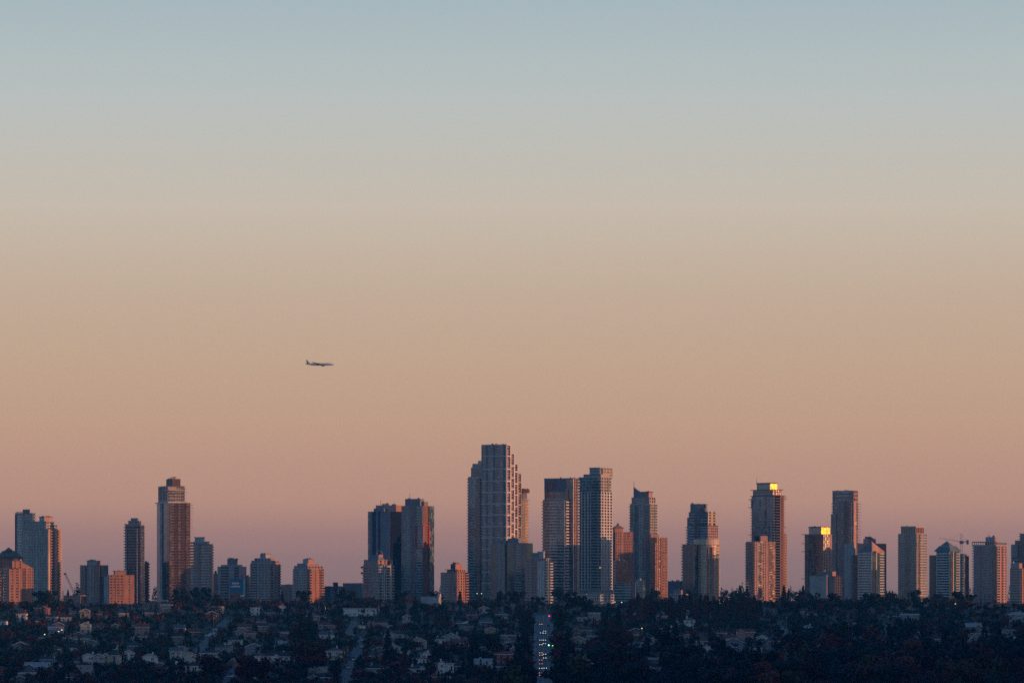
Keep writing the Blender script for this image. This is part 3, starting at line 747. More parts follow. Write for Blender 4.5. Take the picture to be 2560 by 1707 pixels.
# ---- teal twin block and white pilastered tower before it
T = Tower('apartment_tower', 'dark teal glass block with white grid bay, low in front of the tallest tower', 'tower', 1227.5, 3600, 30, fpx=7.0, land='dark teal block', xm=1280)
bx = T.tier(1227.5, 1262, 1272, 1358, core='deep_teal_glass', f=[('S', 12, 'deep_teal_glass', 0.2), ('P', 18, GC, 2, 0.3, 0.3), ('W', 1.5, GC)], r=[('W', 1, 'salmon_conc')])
T.tier(1244, 1264, 1270, 1350, 1358, v0=1.5, core='slate_panel', r=[('W', 1, 'salmon_conc')], name='penthouse')
bx = T.tier(1268, 1318, 1332, 1358, v0=-2, core='deep_teal_glass', f=[('S', 20, 'deep_teal_glass', 0.25), ('V', 3, 'salmon_conc', 1, 0.6, 0.4), ('S', 16, 'teal_conc', 0.2), ('B', 3, 'salmon_conc', 0.8, 0.8), ('G', 14)], r=[('S', 1, 'deep_teal_glass', 0.25)], cap=('slate_panel', 0.2, 0.5))
T.tier(1270, 1296, 1303.5, 1345, 1358, v0=1, core='slate_panel', name='penthouse')
T = Tower('apartment_tower', 'pale tower with white pilasters and a pink mirrored bay, right of the dark teal block', 'tower', 1313.6, 3480, 26, fpx=7.0, land='white pilaster tower', xm=1347)
bx = T.tier(1313.6, 1372, 1380, 1402, core='dark_glass', f=[('B', 9, GC, 1.0, 0.9), ('B', 11, GC, 1.2, 0.9), ('P', 13, 'pink_conc', 2, 0.15, 0.25), ('W', 2, 'teal_conc'), ('V', 18, 'pale_conc', 4, 1.3, 0.6), ('B', 8, PC, 1.2, 0.9), ('W', 3, PC)], r=[('B', 1, PC, 1.3, 1.0)])
T.tier(1316, 1366, 1374, 1396, 1402, v0=1.2, core='teal_glass', f=[('P', 1, GC, 10, 0.25, 0.4)], cap=(GC, 0.6, 0.5), name='upper_storey')
T.tier(1332, 1344, 1347, 1381, 1396, v0=4, core='dim_conc', name='penthouse')
T.tier(1344, 1359, 1362, 1379, 1396, v0=5, core=GC, cap=('teal_conc', 0.4, 0.5), name='penthouse')
# ---- plaque tower and white grid tower
T = Tower('apartment_tower', 'flat topped blue glass slab with a reddish square plaque near its roof', 'tower', 1357, 3655, 27, fpx=7.45, land='plaque tower', xm=1400)
bx = T.tier(1361, 1432, 1447, 1196, core='navy_glass', f=[('G', 4), ('S', 40, 'pale_conc', 0.25, 0.5, {'yt': 1236}), ('G', 20)],
       r=[('W', 1, 'white_conc'), ('P', 8, 'salmon_conc', 2, 0.35, 0.25), ('B', 6, 'pale_conc', 1.2, 0.9)])
T.px_box(1361, 1432, 1447, 1195, 1197.5, 'blue_panel', 'parapet', out=0.35)
bf = T.tier(1357, 1411, 1427.5, 1249, v0=-7, core='navy_glass', f=[('S', 16, 'pale_conc', 0.22, 0.5), ('S', 20, 'white_conc', 0.26, 0.5), ('S', 16, 'pale_conc', 0.2, 0.4), ('W', 1.2, 'pale_conc')], r=[('B', 1, 'white_conc', 1.6, 1.05)], l=[('B', 1, PC, 1.4, 0.9)])
T.px_box(1413, 1420, 1432, 1224, 1530, 'pink_conc', 'wall_fin', v0=-1)
T.on_face('f', bx, 0.0, 0.76, 1198, 1229, 'blue_panel', 'wall_panel', 0.0, 0.25)
T.on_face('f', bx, 0.115, 0.31, 1205.5, 1225, 'plaque_red', 'plaque', 0.2, 0.5)
for a0, a1 in ((0.15, 0.205), (0.222, 0.285)):
    T.on_face('f', bx, a0, a1, 1207.5, 1223.5, 'plaque_tan', 'plaque_panel', 0.45, 0.6)
W_ = bx[1] - bx[0]
build(MB().prism([(W_ * 0.198, 0), (W_ * 0.228, 0), (W_ * 0.228, 0.1), (W_ * 0.198, 0.1)], T.z(1224), T.z(1216), taper=[(W_ * 0.21, 0), (W_ * 0.216, 0), (W_ * 0.216, 0.1), (W_ * 0.21, 0.1)]), 'emblem', 'navy_panel', T.root, (bx[0], bx[2] - 0.7, 0))
T = Tower('apartment_tower', 'white gridded tower with bright orange right side and open crown, right of the plaque tower', 'tower', 1447, 3700, 27, fpx=7.35, land='white gridded tower', xm=1490)
bx = T.tier(1447, 1501.5, 1531, 1230, core='dark_glass', f=[('P', 33, 'pale_conc', 4, 0.34, 0.32, {'pmat': 'white_conc'}), ('S', 18, 'teal_conc', 0.4), ('W', 2, 'beige_conc'), ('B', 6, PC, 1.0, 0.9)],
       r=[('P', 30, 'white_conc', 4, 0.30, 0.30)], b=[('G', 6), ('B', 1, PC, 1.4, 0.9)], cap=(PC, 0.4, 0.7))
b2 = T.tier(1447, 1501.5, 1529, 1193.5, 1230, v0=0.6, core='teal_glass', f=[('P', 22, 'teal_conc', 3, 0.15, 0.25), ('B', 17, 'teal_conc', 0.6, 0.5), ('B', 5, PC, 1.0, 0.9)],
       r=[('P', 18, 'beige_conc', 3, 0.28, 0.34), ('B', 8, PC, 1.1, 0.9)], b=[('G', 6), ('B', 1, PC, 1.4, 0.9)], cap=('teal_conc', 0.4, 0.5), name='upper_storey')
T.tier(1459, 1501.5, 1524, 1185, 1194, v0=1.5, core='teal_glass', f=[('P', 1, 'teal_conc', 8, 0.2, 0.4)], r=[('W', 1, 'beige_conc')], name='upper_storey')
T.tier(1474, 1499, 1501, 1169, 1185, v0=3, core='teal_glass', f=[('S', 1, 'teal_conc', 0.5)], name='penthouse')
T.px_box(1472, 1499.5, 1534, 1168, 1169.5, 'teal_conc', 'roof_slab', v0=2.5)
T.tier(1503, 1506, 1532, 1170, 1194, v0=9, core='slate_panel', r=[('P', 1, 'beige_conc', 3, 0.3, 0.5)], name='penthouse')
T.tier(1428, 1500, 1533, 1476, 1545, v0=-5, core='teal_conc', f=[('G', 1), ('P', 1, PC, 4, 0.25, 0.3)], r=[('P', 1, PC, 4, 0.25, 0.3)], cap=(PC, 0.6, 0.6), name='podium')
T, bx = low('podium_building', 'low pale green podium with a long flat roof before the gridded and plaque towers', 1428, 1500, 1536, 1487, 3480, 20, 'deep_teal_glass', [('S', 3, PC, 0.6), ('P', 1, PC, 4, 0.25, 0.3)], (PC, 0.5, 0.5), r=[('P', 1, PC, 4, 0.25, 0.3)])
T.tier(1468, 1487, 1491, 1504, 1545, v0=-3, core='pink_conc', name='stair_tower')
T.px_box(1495, 1530, 1539, 1503, 1505.5, PC, 'canopy', v0=-2)
# ---- salmon turret tower
T = Tower('apartment_tower', 'salmon tower with a little pointed turret, right behind the white gridded tower', 'tower', 1533, 3828, 62, fpx=7.0, land='turret tower', xm=1556)
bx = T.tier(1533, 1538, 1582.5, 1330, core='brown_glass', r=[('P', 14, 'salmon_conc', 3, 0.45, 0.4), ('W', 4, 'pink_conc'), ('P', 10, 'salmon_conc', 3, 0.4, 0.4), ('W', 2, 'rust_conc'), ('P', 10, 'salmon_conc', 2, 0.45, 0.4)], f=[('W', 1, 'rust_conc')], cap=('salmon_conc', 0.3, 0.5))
T.tier(1533, 1537, 1558, 1320, 1330, v0=3, core='salmon_conc', cap=('rust_conc', 0.7, 0.4), name='turret')
T.hip(1533, 1537, 1558, 1319, 1312, 'rust_conc', 0.85, v0=3, over=1.0)
T.hip(1542, 1544, 1549, 1313, 1305, 'rust_conc', 0.97, v0=8, name='spire')
T = Tower('apartment_block', 'striped pink terraced wing at the foot of the turret tower', 'building', 1533, 3768, 67, fpx=6.6)
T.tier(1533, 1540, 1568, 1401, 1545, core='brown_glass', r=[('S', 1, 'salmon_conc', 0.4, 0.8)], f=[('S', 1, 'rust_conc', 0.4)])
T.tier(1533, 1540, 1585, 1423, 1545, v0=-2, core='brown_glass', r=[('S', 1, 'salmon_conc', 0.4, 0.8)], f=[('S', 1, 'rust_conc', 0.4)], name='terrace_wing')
T, bx = low('office_block', 'low teal glass office block between the podium and the salmon towers', 1534, 1578, 1588, 1460, 3560, 20, 'deep_teal_glass', [('S', 1, 'teal_conc', 0.25)], ('teal_conc', 0.2, 0.4))
T.tier(1580, 1588, 1592, 1456, 1545, v0=-1, core='dim_conc', name='stair_tower')
T.tier(1588, 1608, 1613, 1450, 1545, v0=1, core='teal_glass', f=[('S', 1, 'teal_conc', 0.4)], name='office_wing')
# ---- fin tower and salmon tower in front
T = Tower('apartment_tower', 'dark glass tower with a curved sail fin and a thin mast on its roof', 'tower', 1573, 3940, 27, fpx=7.0, land='sail fin tower', xm=1610)
bx = T.tier(1575, 1624, 1644, 1260, core='teal_glass', f=[('S', 12, 'slate_panel', 0.2), ('V', 10, 'slate_panel', 3, 0.6, 0.4), ('P', 16, 'pale_conc', 4, 0.2, 0.25), ('B', 14, 'dim_conc', 1.0, 0.9)], r=[('P', 12, 'beige_conc', 3, 0.3, 0.3), ('B', 10, PC, 1.2, 0.9)], l=[('B', 1, 'teal_conc', 1.4, 0.9)], b=[('G', 5), ('B', 1, PC, 1.8, 0.9)], cap=(PC, 0.4, 0.6))
T.tier(1579, 1622, 1638.5, 1244, 1260, v0=1.2, core='teal_glass', f=[('S', 16, 'slate_panel', 0.2), ('P', 16, 'beige_conc', 4, 0.3, 0.3), ('S', 9, 'slate_panel', 0.3)], r=[('P', 1, 'beige_conc', 3, 0.4, 0.3)], cap=('slate_panel', 0.3, 0.5), name='upper_storey')
T.tier(1606, 1622, 1631.5, 1230, 1244, v0=4, core='pink_conc', f=[('P', 1, 'salmon_conc', 4, 0.5, 0.2)], cap=('dark_conc', 0.8, 0.7), name='penthouse')
vs, fs = [], []
for i in range(9):
    t_ = i / 8; px_ = 1584 + 24 * t_; y_ = 1216 + 17 * t_ ** 0.75
    u_ = ((px_ - T.X0) / T.k - 3 * T.s) / T.c
    vs += [(u_, 3, T.z(1244)), (u_, 3, T.z(y_)), (u_, 5.5, T.z(1244)), (u_, 5.5, T.z(y_))]
for i in range(8):
    a, b = 4 * i, 4 * i + 4
    fs += [(a, b, b + 1, a + 1), (a + 2, a + 3, b + 3, b + 2), (a + 1, b + 1, b + 3, a + 3)]
fs += [(0, 1, 3, 2), (32, 34, 35, 33)]
build(MB().add(vs, fs), 'sail_fin', 'slate_panel', T.root)
T.mast(1585, 1218, 1202, 0.3, v0=4)
T = Tower('apartment_tower', 'salmon tower with a flat roof room, sunlit in front of the sail fin tower', 'tower', 1606, 3688, 58, fpx=7.0, land='salmon tower', xm=1637)
bx = T.tier(1606, 1624, 1668, 1344, core='brown_glass', f=[('W', 1, 'dim_conc'), ('S', 0.8, 'dim_conc', 0.4)],
       r=[('P', 12, 'salmon_conc', 2, 0.45, 0.4), ('W', 2, 'rust_conc'), ('P', 12, 'salmon_conc', 2, 0.45, 0.4), ('S', 5, 'rust_conc', 0.5), ('W', 2, 'rust_conc'), ('P', 18, 'salmon_conc', 4, 0.45, 0.45)], cap=('salmon_conc', 0.2, 0.4))
T.tier(1625, 1627, 1647, 1335, 1344, v0=4, core='salmon_conc', name='penthouse')
# ---- low block, stepped tower, round glass tower
low('low_building', 'low dark block with a ribbed facade between the salmon and round glass towers', 1669.5, 1700, 1708, 1453, 3800, 22, 'dark_glass', [('V', 1, 'slate_panel', 12, 0.7, 0.4)], ('dim_conc', 0.2, 0.4))
T, bx = low('low_building', 'small pale flat roofed building with a lit rooftop box among the trees', 1678, 1710, 1716, 1486, 3430, 18, 'dark_glass', [('P', 1, GC, 6, 0.5, 0.5)], (PC, 1.4, 0.5))
T.tier(1684, 1702, 1706, 1474, 1486, v0=3, core='slate_panel', r=[('W', 1, 'salmon_conc')], name='penthouse')
T = Tower('apartment_tower', 'grey blue stepped tower rising behind the round golden glass tower', 'tower', 1716, 3830, 26, fpx=6.7, land='grey stepped tower', xm=1755)
bx = T.tier(1718, 1768, 1796, 1312, core='navy_glass', f=[('S', 18, 'teal_conc', 0.3), ('B', 14, 'slate_panel', 0.8, 0.8), ('S', 18, 'teal_conc', 0.35)], r=[('P', 1, 'pink_conc', 5, 0.4, 0.4)], l=[('B', 1, GC, 1.8, 0.9)])
T.tier(1718, 1768, 1791, 1293, 1312, v0=0.5, core='navy_glass', f=[('S', 18, 'teal_conc', 0.3), ('B', 14, 'slate_panel', 0.8, 0.8), ('S', 18, 'teal_conc', 0.35)], r=[('P', 1, 'beige_conc', 2, 0.5, 0.45)], name='upper_storey')
T.tier(1722, 1768, 1791, 1279, 1293, v0=1.0, core='navy_glass', f=[('S', 18, 'teal_conc', 0.3), ('S', 32, 'slate_panel', 0.4)], r=[('P', 1, 'beige_conc', 2, 0.5, 0.45)], name='upper_storey')
T.tier(1726, 1764, 1768, 1260, 1280, v0=3, core='slate_panel', f=[('G', 1), ('W', 1, 'violet_glass')], cap=('dim_conc', 0.2, 0.4), name='penthouse')
# round glass tower: one curved body with floor rings
T = Tower('apartment_tower', 'round fronted golden glass tower with a dark balcony wing on its left', 'tower', 1704, 3610, 30, fpx=7.0, land='round golden tower', xm=1765)
T.tier(1706, 1737, 1745, 1361, core='dark_glass', f=[('B', 11, 'dim_conc', 0.9, 0.7), ('G', 7), ('S', 5, 'rust_conc', 0.4), ('G', 8)], l=[('B', 1, 'dim_conc', 1.5, 0.9)], cap=('dark_conc', 1.0, 0.4), name='balcony_wing')
k = T.k
def local(px, dep):
    X_ = (px - T.X0) / k
    return (X_ * T.c - dep * T.s, X_ * T.s + dep * T.c)
def arc(r_):
    cx, dep = 1768.5, 9.0
    return [(cx + (32.5 + r_ * k) * math.cos(math.radians(a)), dep + (15.0 + r_) * math.sin(math.radians(a))) for a in range(180, 361, 12)]
def ring(r_):
    P_ = arc(r_) + [(1801 + r_ * k, 24), (1736 - r_ * k, 24)]
    return [local(px, d_) for px, d_ in P_]
zt = T.z(1362)
build(MB().prism(ring(0), 0, zt), 'tower_body', 'gold_glass', T.root)
me = MB().prism(ring(0.35), 0, 1.15).mesh('floor_slab', 'tan_panel')
z_ = zt - T.fh
while z_ > 2:
    link('floor_slab', me, T.root, (0, 0, z_)); z_ -= T.fh
build(MB().prism(ring(-0.4), zt, T.z(1347)), 'upper_storey', 'tan_panel', T.root)
build(MB().prism(ring(0.5), T.z(1362) - 0.3, T.z(1362) + 0.6), 'roof_slab', 'salmon_conc', T.root)
q = MB()
for px_, yt_ in ((1744, 1346.5), (1775, 1345.5)):
    a = local(px_, 6); q.box(a[0], a[0] + 5, a[1], a[1] + 3, T.z(1348), T.z(yt_))
build(q, 'roof_vent', 'pink_conc', T.root)
for px_ in (1770, 1780):
    a = local(px_, -5.6)
    build(MB().box(a[0] - 0.9, a[0] + 0.9, a[1] - 1.2, a[1] + 2, 0, zt - 1.5), 'wall_fin', 'salmon_conc', T.root)
# ---- yellow penthouse towers
def plates(T, bx, side, ys, mat, out, a0=0.0, a1=1.0, name='roof_plate'):
    for y_ in ys: T.on_face(side, bx, a0, a1, y_ - 0.5, y_ + 0.7, mat, name, -0.05, out)
T = Tower('apartment_tower', 'tall dark tower with a yellow blazing roof box and balcony plates both sides', 'tower', 1879, 3870, 50, fpx=6.85, land='yellow topped tall tower', xm=1915)
bx = T.tier(1879, 1933, 1957, 1240, core='navy_glass', f=[('S', 16, 'slate_panel', 0.2), ('S', 22, 'teal_conc', 0.18), ('S', 5, 'rust_conc', 0.3), ('B', 9, PC, 0.9, 0.7), ('W', 4, 'beige_conc'), ('B', 8, PC, 0.9, 0.7)],
       r=[('B', 6, 'slate_panel', 0.8, 0.4, {'bk': 'shaded_navy'}), ('W', 2, 'brown_box'), ('B', 3, 'salmon_conc', 1.6, 0.8, {'bk': 'rust_conc'})], l=[('B', 1, GC, 2.2, 0.5)], b=[('G', 2), ('B', 1, 'pink_conc', 2.2, 0.5)], cap=('dark_conc', 1.2, 0.4))
T.frame('f', bx, 0.0, 0.36, 1248, 1270, 'teal_conc', 0.6)
T.frame('f', bx, 0.57, 0.97, 1275, 1297, GC, 0.6)
plates(T, bx, 'l', (1248, 1268, 1336), 'rust_conc', 5.0)
plates(T, bx, 'b', (1242, 1248, 1318), 'rust_conc', 4.2)
T.tier(1882.5, 1928, 1950.5, 1225, 1240, v0=2, core='navy_glass', f=[('S', 1, 'slate_panel', 0.2)], r=[('P', 1, 'salmon_conc', 5, 0.4, 0.4)], cap=('dark_conc', 1.8, 0.5), name='upper_storey')
T.tier(1892, 1922.5, 1941, 1209, 1225, v0=4, core='tan_panel', r=[('W', 1, 'mirror_glass')], name='penthouse')
T.px_box(1892, 1922.5, 1941, 1206.5, 1209.5, 'dark_conc', 'parapet', v0=4, out=0.3)
T.mast(1892.5, 1207, 1193, 0.22, v0=6)
T = Tower('apartment_tower', 'checkered orange lit tower edge peeping out right of the yellow topped tall tower', 'tower', 1925, 3910, 50, fpx=6.6)
T.tier(1925, 1942, 1967, 1334, core='rust_conc', r=[('B', 6, 'beige_conc', 1.0, 0.9), ('P', 8, 'salmon_conc', 3, 0.4, 0.4), ('B', 8, 'beige_conc', 1.4, 0.9)], f=[('G', 1)])
T = Tower('apartment_tower', 'pink concrete tower with dark balcony wing, standing before the yellow topped tall tower', 'tower', 1865, 3505, 60, fpx=6.7, land='pink tower', xm=1905)
bx = T.tier(1865, 1884, 1938, 1353, core='brown_glass', f=[('B', 1, 'dim_conc', 1.2, 0.8)], l=[('B', 1, 'pink_conc', 1.6, 0.9)],
       r=[('H', 9, 'pink_conc', 0.35), ('S', 7, 'slate_panel', 0.4), ('B', 10, 'pink_conc', 1.0, 0.9), ('P', 15, 'pink_conc', 2, 0.6, 0.55), ('B', 8, 'rust_conc', 1.0, 0.9), ('B', 9, 'salmon_conc', 1.0, 0.9)])
T.on_face('f', bx, 0, 0.98, 1360, 1530, 'dark_glass', 'glass_panel', 0, 0.2)
T.tier(1897, 1900, 1918, 1339, 1353, v0=6, core='pink_conc', name='penthouse')
T.px_box(1884, 1886, 1900, 1340, 1353, 'navy_panel', 'stair_tower', v0=3)
T = Tower('apartment_tower', 'shorter dark tower with a yellow blazing roof box, right of the tall one', 'tower', 2012, 3640, 50, fpx=6.8, land='yellow topped short tower', xm=2044)
bx = T.tier(2012, 2054, 2077, 1336, core='dark_glass', f=[('S', 8, 'slate_panel', 0.15), ('S', 24, 'dark_conc', 0.2), ('B', 10, 'rust_conc', 0.8, 0.6)], r=[('P', 14, 'beige_conc', 4, 0.25, 0.3), ('W', 4, 'pink_conc')], l=[('B', 1, PC, 1.8, 0.4)], cap=('rust_conc', 1.0, 0.4))
plates(T, bx, 'l', (1335, 1358, 1378, 1446, 1467), 'rust_conc', 4.6)
T.tier(2022, 2050, 2073, 1318, 1335, v0=3, core='tan_panel', f=[('G', 1)], r=[('W', 1, 'mirror_glass')], name='penthouse')
T.px_box(2022, 2050, 2073, 1316, 1318.5, 'dark_conc', 'parapet', v0=3, out=0.3)
T = Tower('apartment_tower', 'tall dark flat topped tower with thin spikes of balconies on its right side', 'tower', 2077, 3760, 28, fpx=7.0, land='spiky dark tower', xm=2110)
bx = T.tier(2081, 2131, 2144, 1252, core='navy_glass', f=[('S', 28, 'slate_panel', 0.2), ('P', 10, 'rust_conc', 3, 0.2, 0.25), ('B', 9, 'pink_conc', 1.6, 0.7), ('G', 3)], r=[('W', 5, 'pink_conc'), ('B', 3, 'rust_conc', 1.0, 0.8)], b=[('G', 5), ('B', 2, 'rust_conc', 9.0, 0.35)], l=[('B', 1, 'rust_conc', 1.6, 0.4)])
T.tier(2081, 2131, 2144, 1227, 1252, v0=0.01, core='violet_glass', f=[('S', 1, 'slate_panel', 0.25)], r=[('P', 1, 'pink_conc', 3, 0.2, 0.4)], fpx=9, cap=('dim_conc', 0.2, 0.4), name='upper_storey')
T.tier(2077, 2090, 2092, 1284, v0=-1, core='navy_glass', f=[('S', 1, 'slate_panel', 0.2)], name='tower_wing')
T.on_face('r', bx, 0.0, 0.6, 1305, 1311, 'tan_panel', 'wall_panel', 0, 0.8)
# ---- grey low blocks
T = Tower('low_building', 'plain grey windowless block with orange roof cube below the short yellow topped tower', 'building', 2024, 3440, 24, land='plain grey block', xm=2055)
T.tier(2024, 2064, 2071, 1439, core=GC, r=[('W', 1, 'dim_conc')], cap=('dim_conc', 0.2, 0.5))
T.tier(2068, 2085, 2105, 1439, v0=4, core='dark_glass', f=[('W', 1, 'dim_conc')], r=[('P', 1, 'dark_conc', 3, 0.4, 0.4)], name='rear_wing')
T.tier(2046, 2080, 2091, 1428, 1439, v0=7, core='dim_conc', r=[('W', 1, 'salmon_conc')], name='penthouse')
T = Tower('office_block', 'blank grey slab wall rising left of the green gabled office', 'building', 2111, 3550, 26, land='blank grey slab', xm=2124)
T.tier(2111, 2134, 2138, 1358, core='dim_conc', f=[('W', 1, GC)], r=[('W', 1, 'beige_conc')])
# ---- green gabled office and orange slab behind
T = Tower('apartment_block', 'flat topped orange lit slab behind the green gabled office', 'tower', 2158, 3690, 40, fpx=6.8)
T.tier(2145, 2174, 2219, 1359, core='brown_glass', r=[('W', 4, 'salmon_conc'), ('W', 1, 'salmon_conc')], f=[('W', 1, 'pink_conc')], cap=('salmon_conc', 0.2, 0.5))
T.tier(2160, 2172, 2192, 1346, 1359, v0=6, core='pink_conc', r=[('W', 1, 'salmon_conc')], name='penthouse')
T.roof_gear(2164, 2174, 2188, 1346, 4, 8, 'rust_conc')
def gabled_office(x0, xa, xe, x1, yp, ye, D, th, label, land, lit):
    T = Tower('office_tower', label, 'tower', x0, D, th, fpx=6.65, land=land, xm=(x0 + x1) / 2)
    T.tier(x0, xa + 2, xa + 4, ye + 9, core='deep_teal_glass', f=[('S', 1, 'deep_teal_glass', 0.3)], v0=2, name='glass_wing')
    bx = T.tier(xa, xe, x1, ye, core='deep_teal_glass', f=[('W', 2, PC), ('S', 32, WC, 0.32, 0.7), ('W', 2, PC)],
           r=[('G', 10), ('W', 3, 'beige_conc'), ('G', 6), ('B', 10, WC if lit else PC, 1.0, 0.8), ('S', 5, 'teal_conc', 0.25)])  # whiter balconies when lit: sunlight put into the colour
    return T, bx
T, bx = gabled_office(2130, 2144, 2177, 2212, 1352, 1378, 3540, 36, 'green glass office with white floor bands and a sloped roof lit at right', 'green gabled office', True)
u0, u1, v0, v1 = T.plan(2144, 2177, 2212)
ze, zp = T.z(1378), T.z(1352)
A, B, C, D_, P_ = (u0, v0, ze), (u1, v0, ze), (u1, v1, ze), (u0, v1, ze), (u1 - 1.2, v0 + 1.2, zp)
build(MB().add([A, B, P_, D_], [(0, 1, 2), (0, 2, 3)]).add([B, C, P_, D_], [(0, 1, 2), (1, 3, 2)]).add([A, B, C, D_], [(3, 2, 1, 0)]), 'roof', 'dim_conc', T.root)
build(MB().add([(u1 + 0.05, v0 + 0.3, ze + 0.4), (u1 + 0.05, v1 - 0.3, ze + 0.4), (u1 - 1.05, v0 + 1.4, zp - 0.5), (u1 - 0.35, v0 + 0.3, ze + 0.4), (u1 - 0.35, v1 - 0.3, ze + 0.4), (u1 - 1.45, v0 + 1.4, zp - 0.5)],
      [(0, 1, 2), (5, 4, 3), (0, 2, 5, 3), (1, 4, 5, 2), (0, 3, 4, 1)]), 'roof_slope', 'pink_conc', T.root)  # pink of the sunlit slope put into its colour
T.on_face('r', bx, 0.25, 0.95, 1376.5, 1382, 'salmon_conc', 'cornice', -0.05, 1.0)
# ---- beige grid tower
T = Tower('apartment_tower', 'beige gridded tower with a colonnaded crown and lit right side, standing alone', 'tower', 2246, 3680, 28, fpx=6.7, land='beige gridded tower', xm=2283)
bx = T.tier(2246, 2289, 2320, 1335, core='grey_glass', f=[('P', 18, 'beige_conc', 4, 0.35, 0.35), ('B', 10, 'dim_conc', 0.6, 0.6), ('P', 16, 'beige_conc', 4, 0.35, 0.35)],
       r=[('P', 4, 'beige_conc', 1, 0.5, 0.4), ('B', 6, 'rust_conc', 0.8, 0.6), ('P', 12, 'pale_conc', 3, 0.32, 0.32), ('P', 10, 'pale_conc', 3, 0.32, 0.32)], l=[('B', 1, GC, 0.9, 0.8)], cap=(GC, 0.3, 0.6))
T.tier(2253, 2288, 2312, 1318, 1335, v0=2, core='dark_glass', f=[('P', 1, 'beige_conc', 6, 0.4, 0.15)], r=[('P', 1, 'salmon_conc', 5, 0.45, 0.2)], cap=('beige_conc', 0.3, 1.2), name='crown', fpx=17)
# ---- pyramid roofed office
T, bx = gabled_office(2324, 2340, 2371, 2400, 1352, 1378, 3600, 34, 'teal glass office with white floor bands under a pyramid roof, by the crane', 'pyramid roofed office', False)
T.hip(2334, 2372, 2406, 1378, 1364, 'roof_teal', 0.42, v0=-0.5, name='roof')
T.hip(2352, 2372, 2384, 1363.5, 1352, 'roof_teal', 0.97, v0=6, name='roof')
T.tier(2396, 2404, 2409, 1384, v0=3, core='teal_glass', f=[('B', 1, PC, 0.8, 0.8)], name='balcony_wing')
T = Tower('apartment_tower', 'thin brown unfinished tower shaft right of the pyramid roofed office', 'tower', 2407, 3760, 30, fpx=7.2)
T.tier(2407, 2416, 2422, 1389, core='brown_glass', f=[('P', 1, 'rust_conc', 3, 0.25, 0.2)], r=[('P', 1, 'rust_conc', 2, 0.3, 0.2)])
# ---- right-hand balcony tower and the edge towers
T = Tower('apartment_tower', 'grey tower with a flat frame roof and balcony columns near the right edge', 'tower', 2434, 3535, 27, fpx=6.6, land='grey balcony tower', xm=2475)
bx = T.tier(2434, 2487, 2521, 1364, core='dark_glass', f=[('W', 2, GC), ('B', 7, GC, 0.8, 0.8), ('W', 1.5, GC), ('G', 5), ('W', 1.5, GC), ('S', 5, GC, 0.3), ('B', 8, GC, 1.0, 0.9), ('W', 1.5, GC), ('G', 7)],
       r=[('B', 9, 'pink_conc', 1.0, 0.9), ('W', 4, 'salmon_conc'), ('B', 5, 'pink_conc', 0.9, 0.9), ('W', 3, 'pink_conc'), ('P', 5, 'pink_conc', 1, 0.5, 0.4)], l=[('B', 1, PC, 1.8, 0.9)], b=[('G', 3), ('B', 1, PC, 1.0, 0.9)])
T.px_box(2431, 2487, 2522, 1361, 1365, GC, 'roof_slab', out=0.3)
T.px_box(2431, 2487, 2522, 1353, 1355.5, GC, 'roof_frame', out=0.3)
q = MB()
u0, u1, v0, v1 = T.plan(2431, 2487, 2522)
for i in range(12):
    a = u0 + (u1 - u0) * i / 11; q.box(a - 0.25, a + 0.25, v0 - 0.2, v0 + 0.3, T.z(1361), T.z(1355.5))
    b_ = v0 + (v1 - v0) * i / 11; q.box(u1 - 0.3, u1 + 0.2, b_ - 0.25, b_ + 0.25, T.z(1361), T.z(1355.5))
tag(build(q, 'roof_posts', GC, T.root), kind='stuff')
T.tier(2464, 2485, 2491.5, 1341.5, 1361, v0=5, core=GC, r=[('W', 1, 'salmon_conc')], name='penthouse')
T = Tower('apartment_tower', 'dark stepped tower running out of the frame at the right edge', 'tower', 2528, 3740, 24, fpx=6.8)
T.tier(2528, 2590, 2610, 1393, core='dark_glass', f=[('S', 10, GC, 0.3), ('S', 30, 'dim_conc', 0.4)], r=[('W', 1, 'pink_conc')])
T.tier(2528, 2544, 2552, 1360, 1393, v0=1, core='grey_glass', f=[('W', 1, GC), ('P', 1, GC, 2, 0.4, 0.4)], name='upper_storey')
T.tier(2538, 2590, 2605, 1350, 1393, v0=3, core='dark_glass', f=[('S', 1, 'dim_conc', 0.35)], name='upper_storey')
T.tier(2551, 2590, 2605, 1334, 1350, v0=6, core='dark_glass', f=[('B', 1, GC, 1.5, 0.7)], l=[('B', 1, GC, 1.4, 0.7)], cap=(GC, 0.8, 0.5), name='upper_storey')
T = Tower('apartment_tower', 'banded block with an orange sunlit balcony stack before the dark stepped edge tower', 'tower', 2525, 3500, 30, fpx=6.8)
bx = T.tier(2525, 2549, 2562, 1420, core='dark_glass', f=[('G', 1), ('S', 20, GC, 0.35, 0.8)], r=[('B', 8, 'salmon_conc', 1.4, 0.9), ('W', 4, 'salmon_conc'), ('B', 6, 'salmon_conc', 1.4, 0.9)])
T.tier(2527, 2546, 2556, 1407, 1420, v0=1.5, core=GC, r=[('W', 1, 'salmon_conc')], name='penthouse')
T = Tower('low_building', 'low pinkish brick building under the luffing crane on the left', 'building', 160, 3500, 16)
T.tier(160, 203, 212, 1489, core='dark_glass', f=[('P', 1, 'pink_conc', 9, 0.5, 0.5)], cap=('pink_conc', 0.3, 0.5))

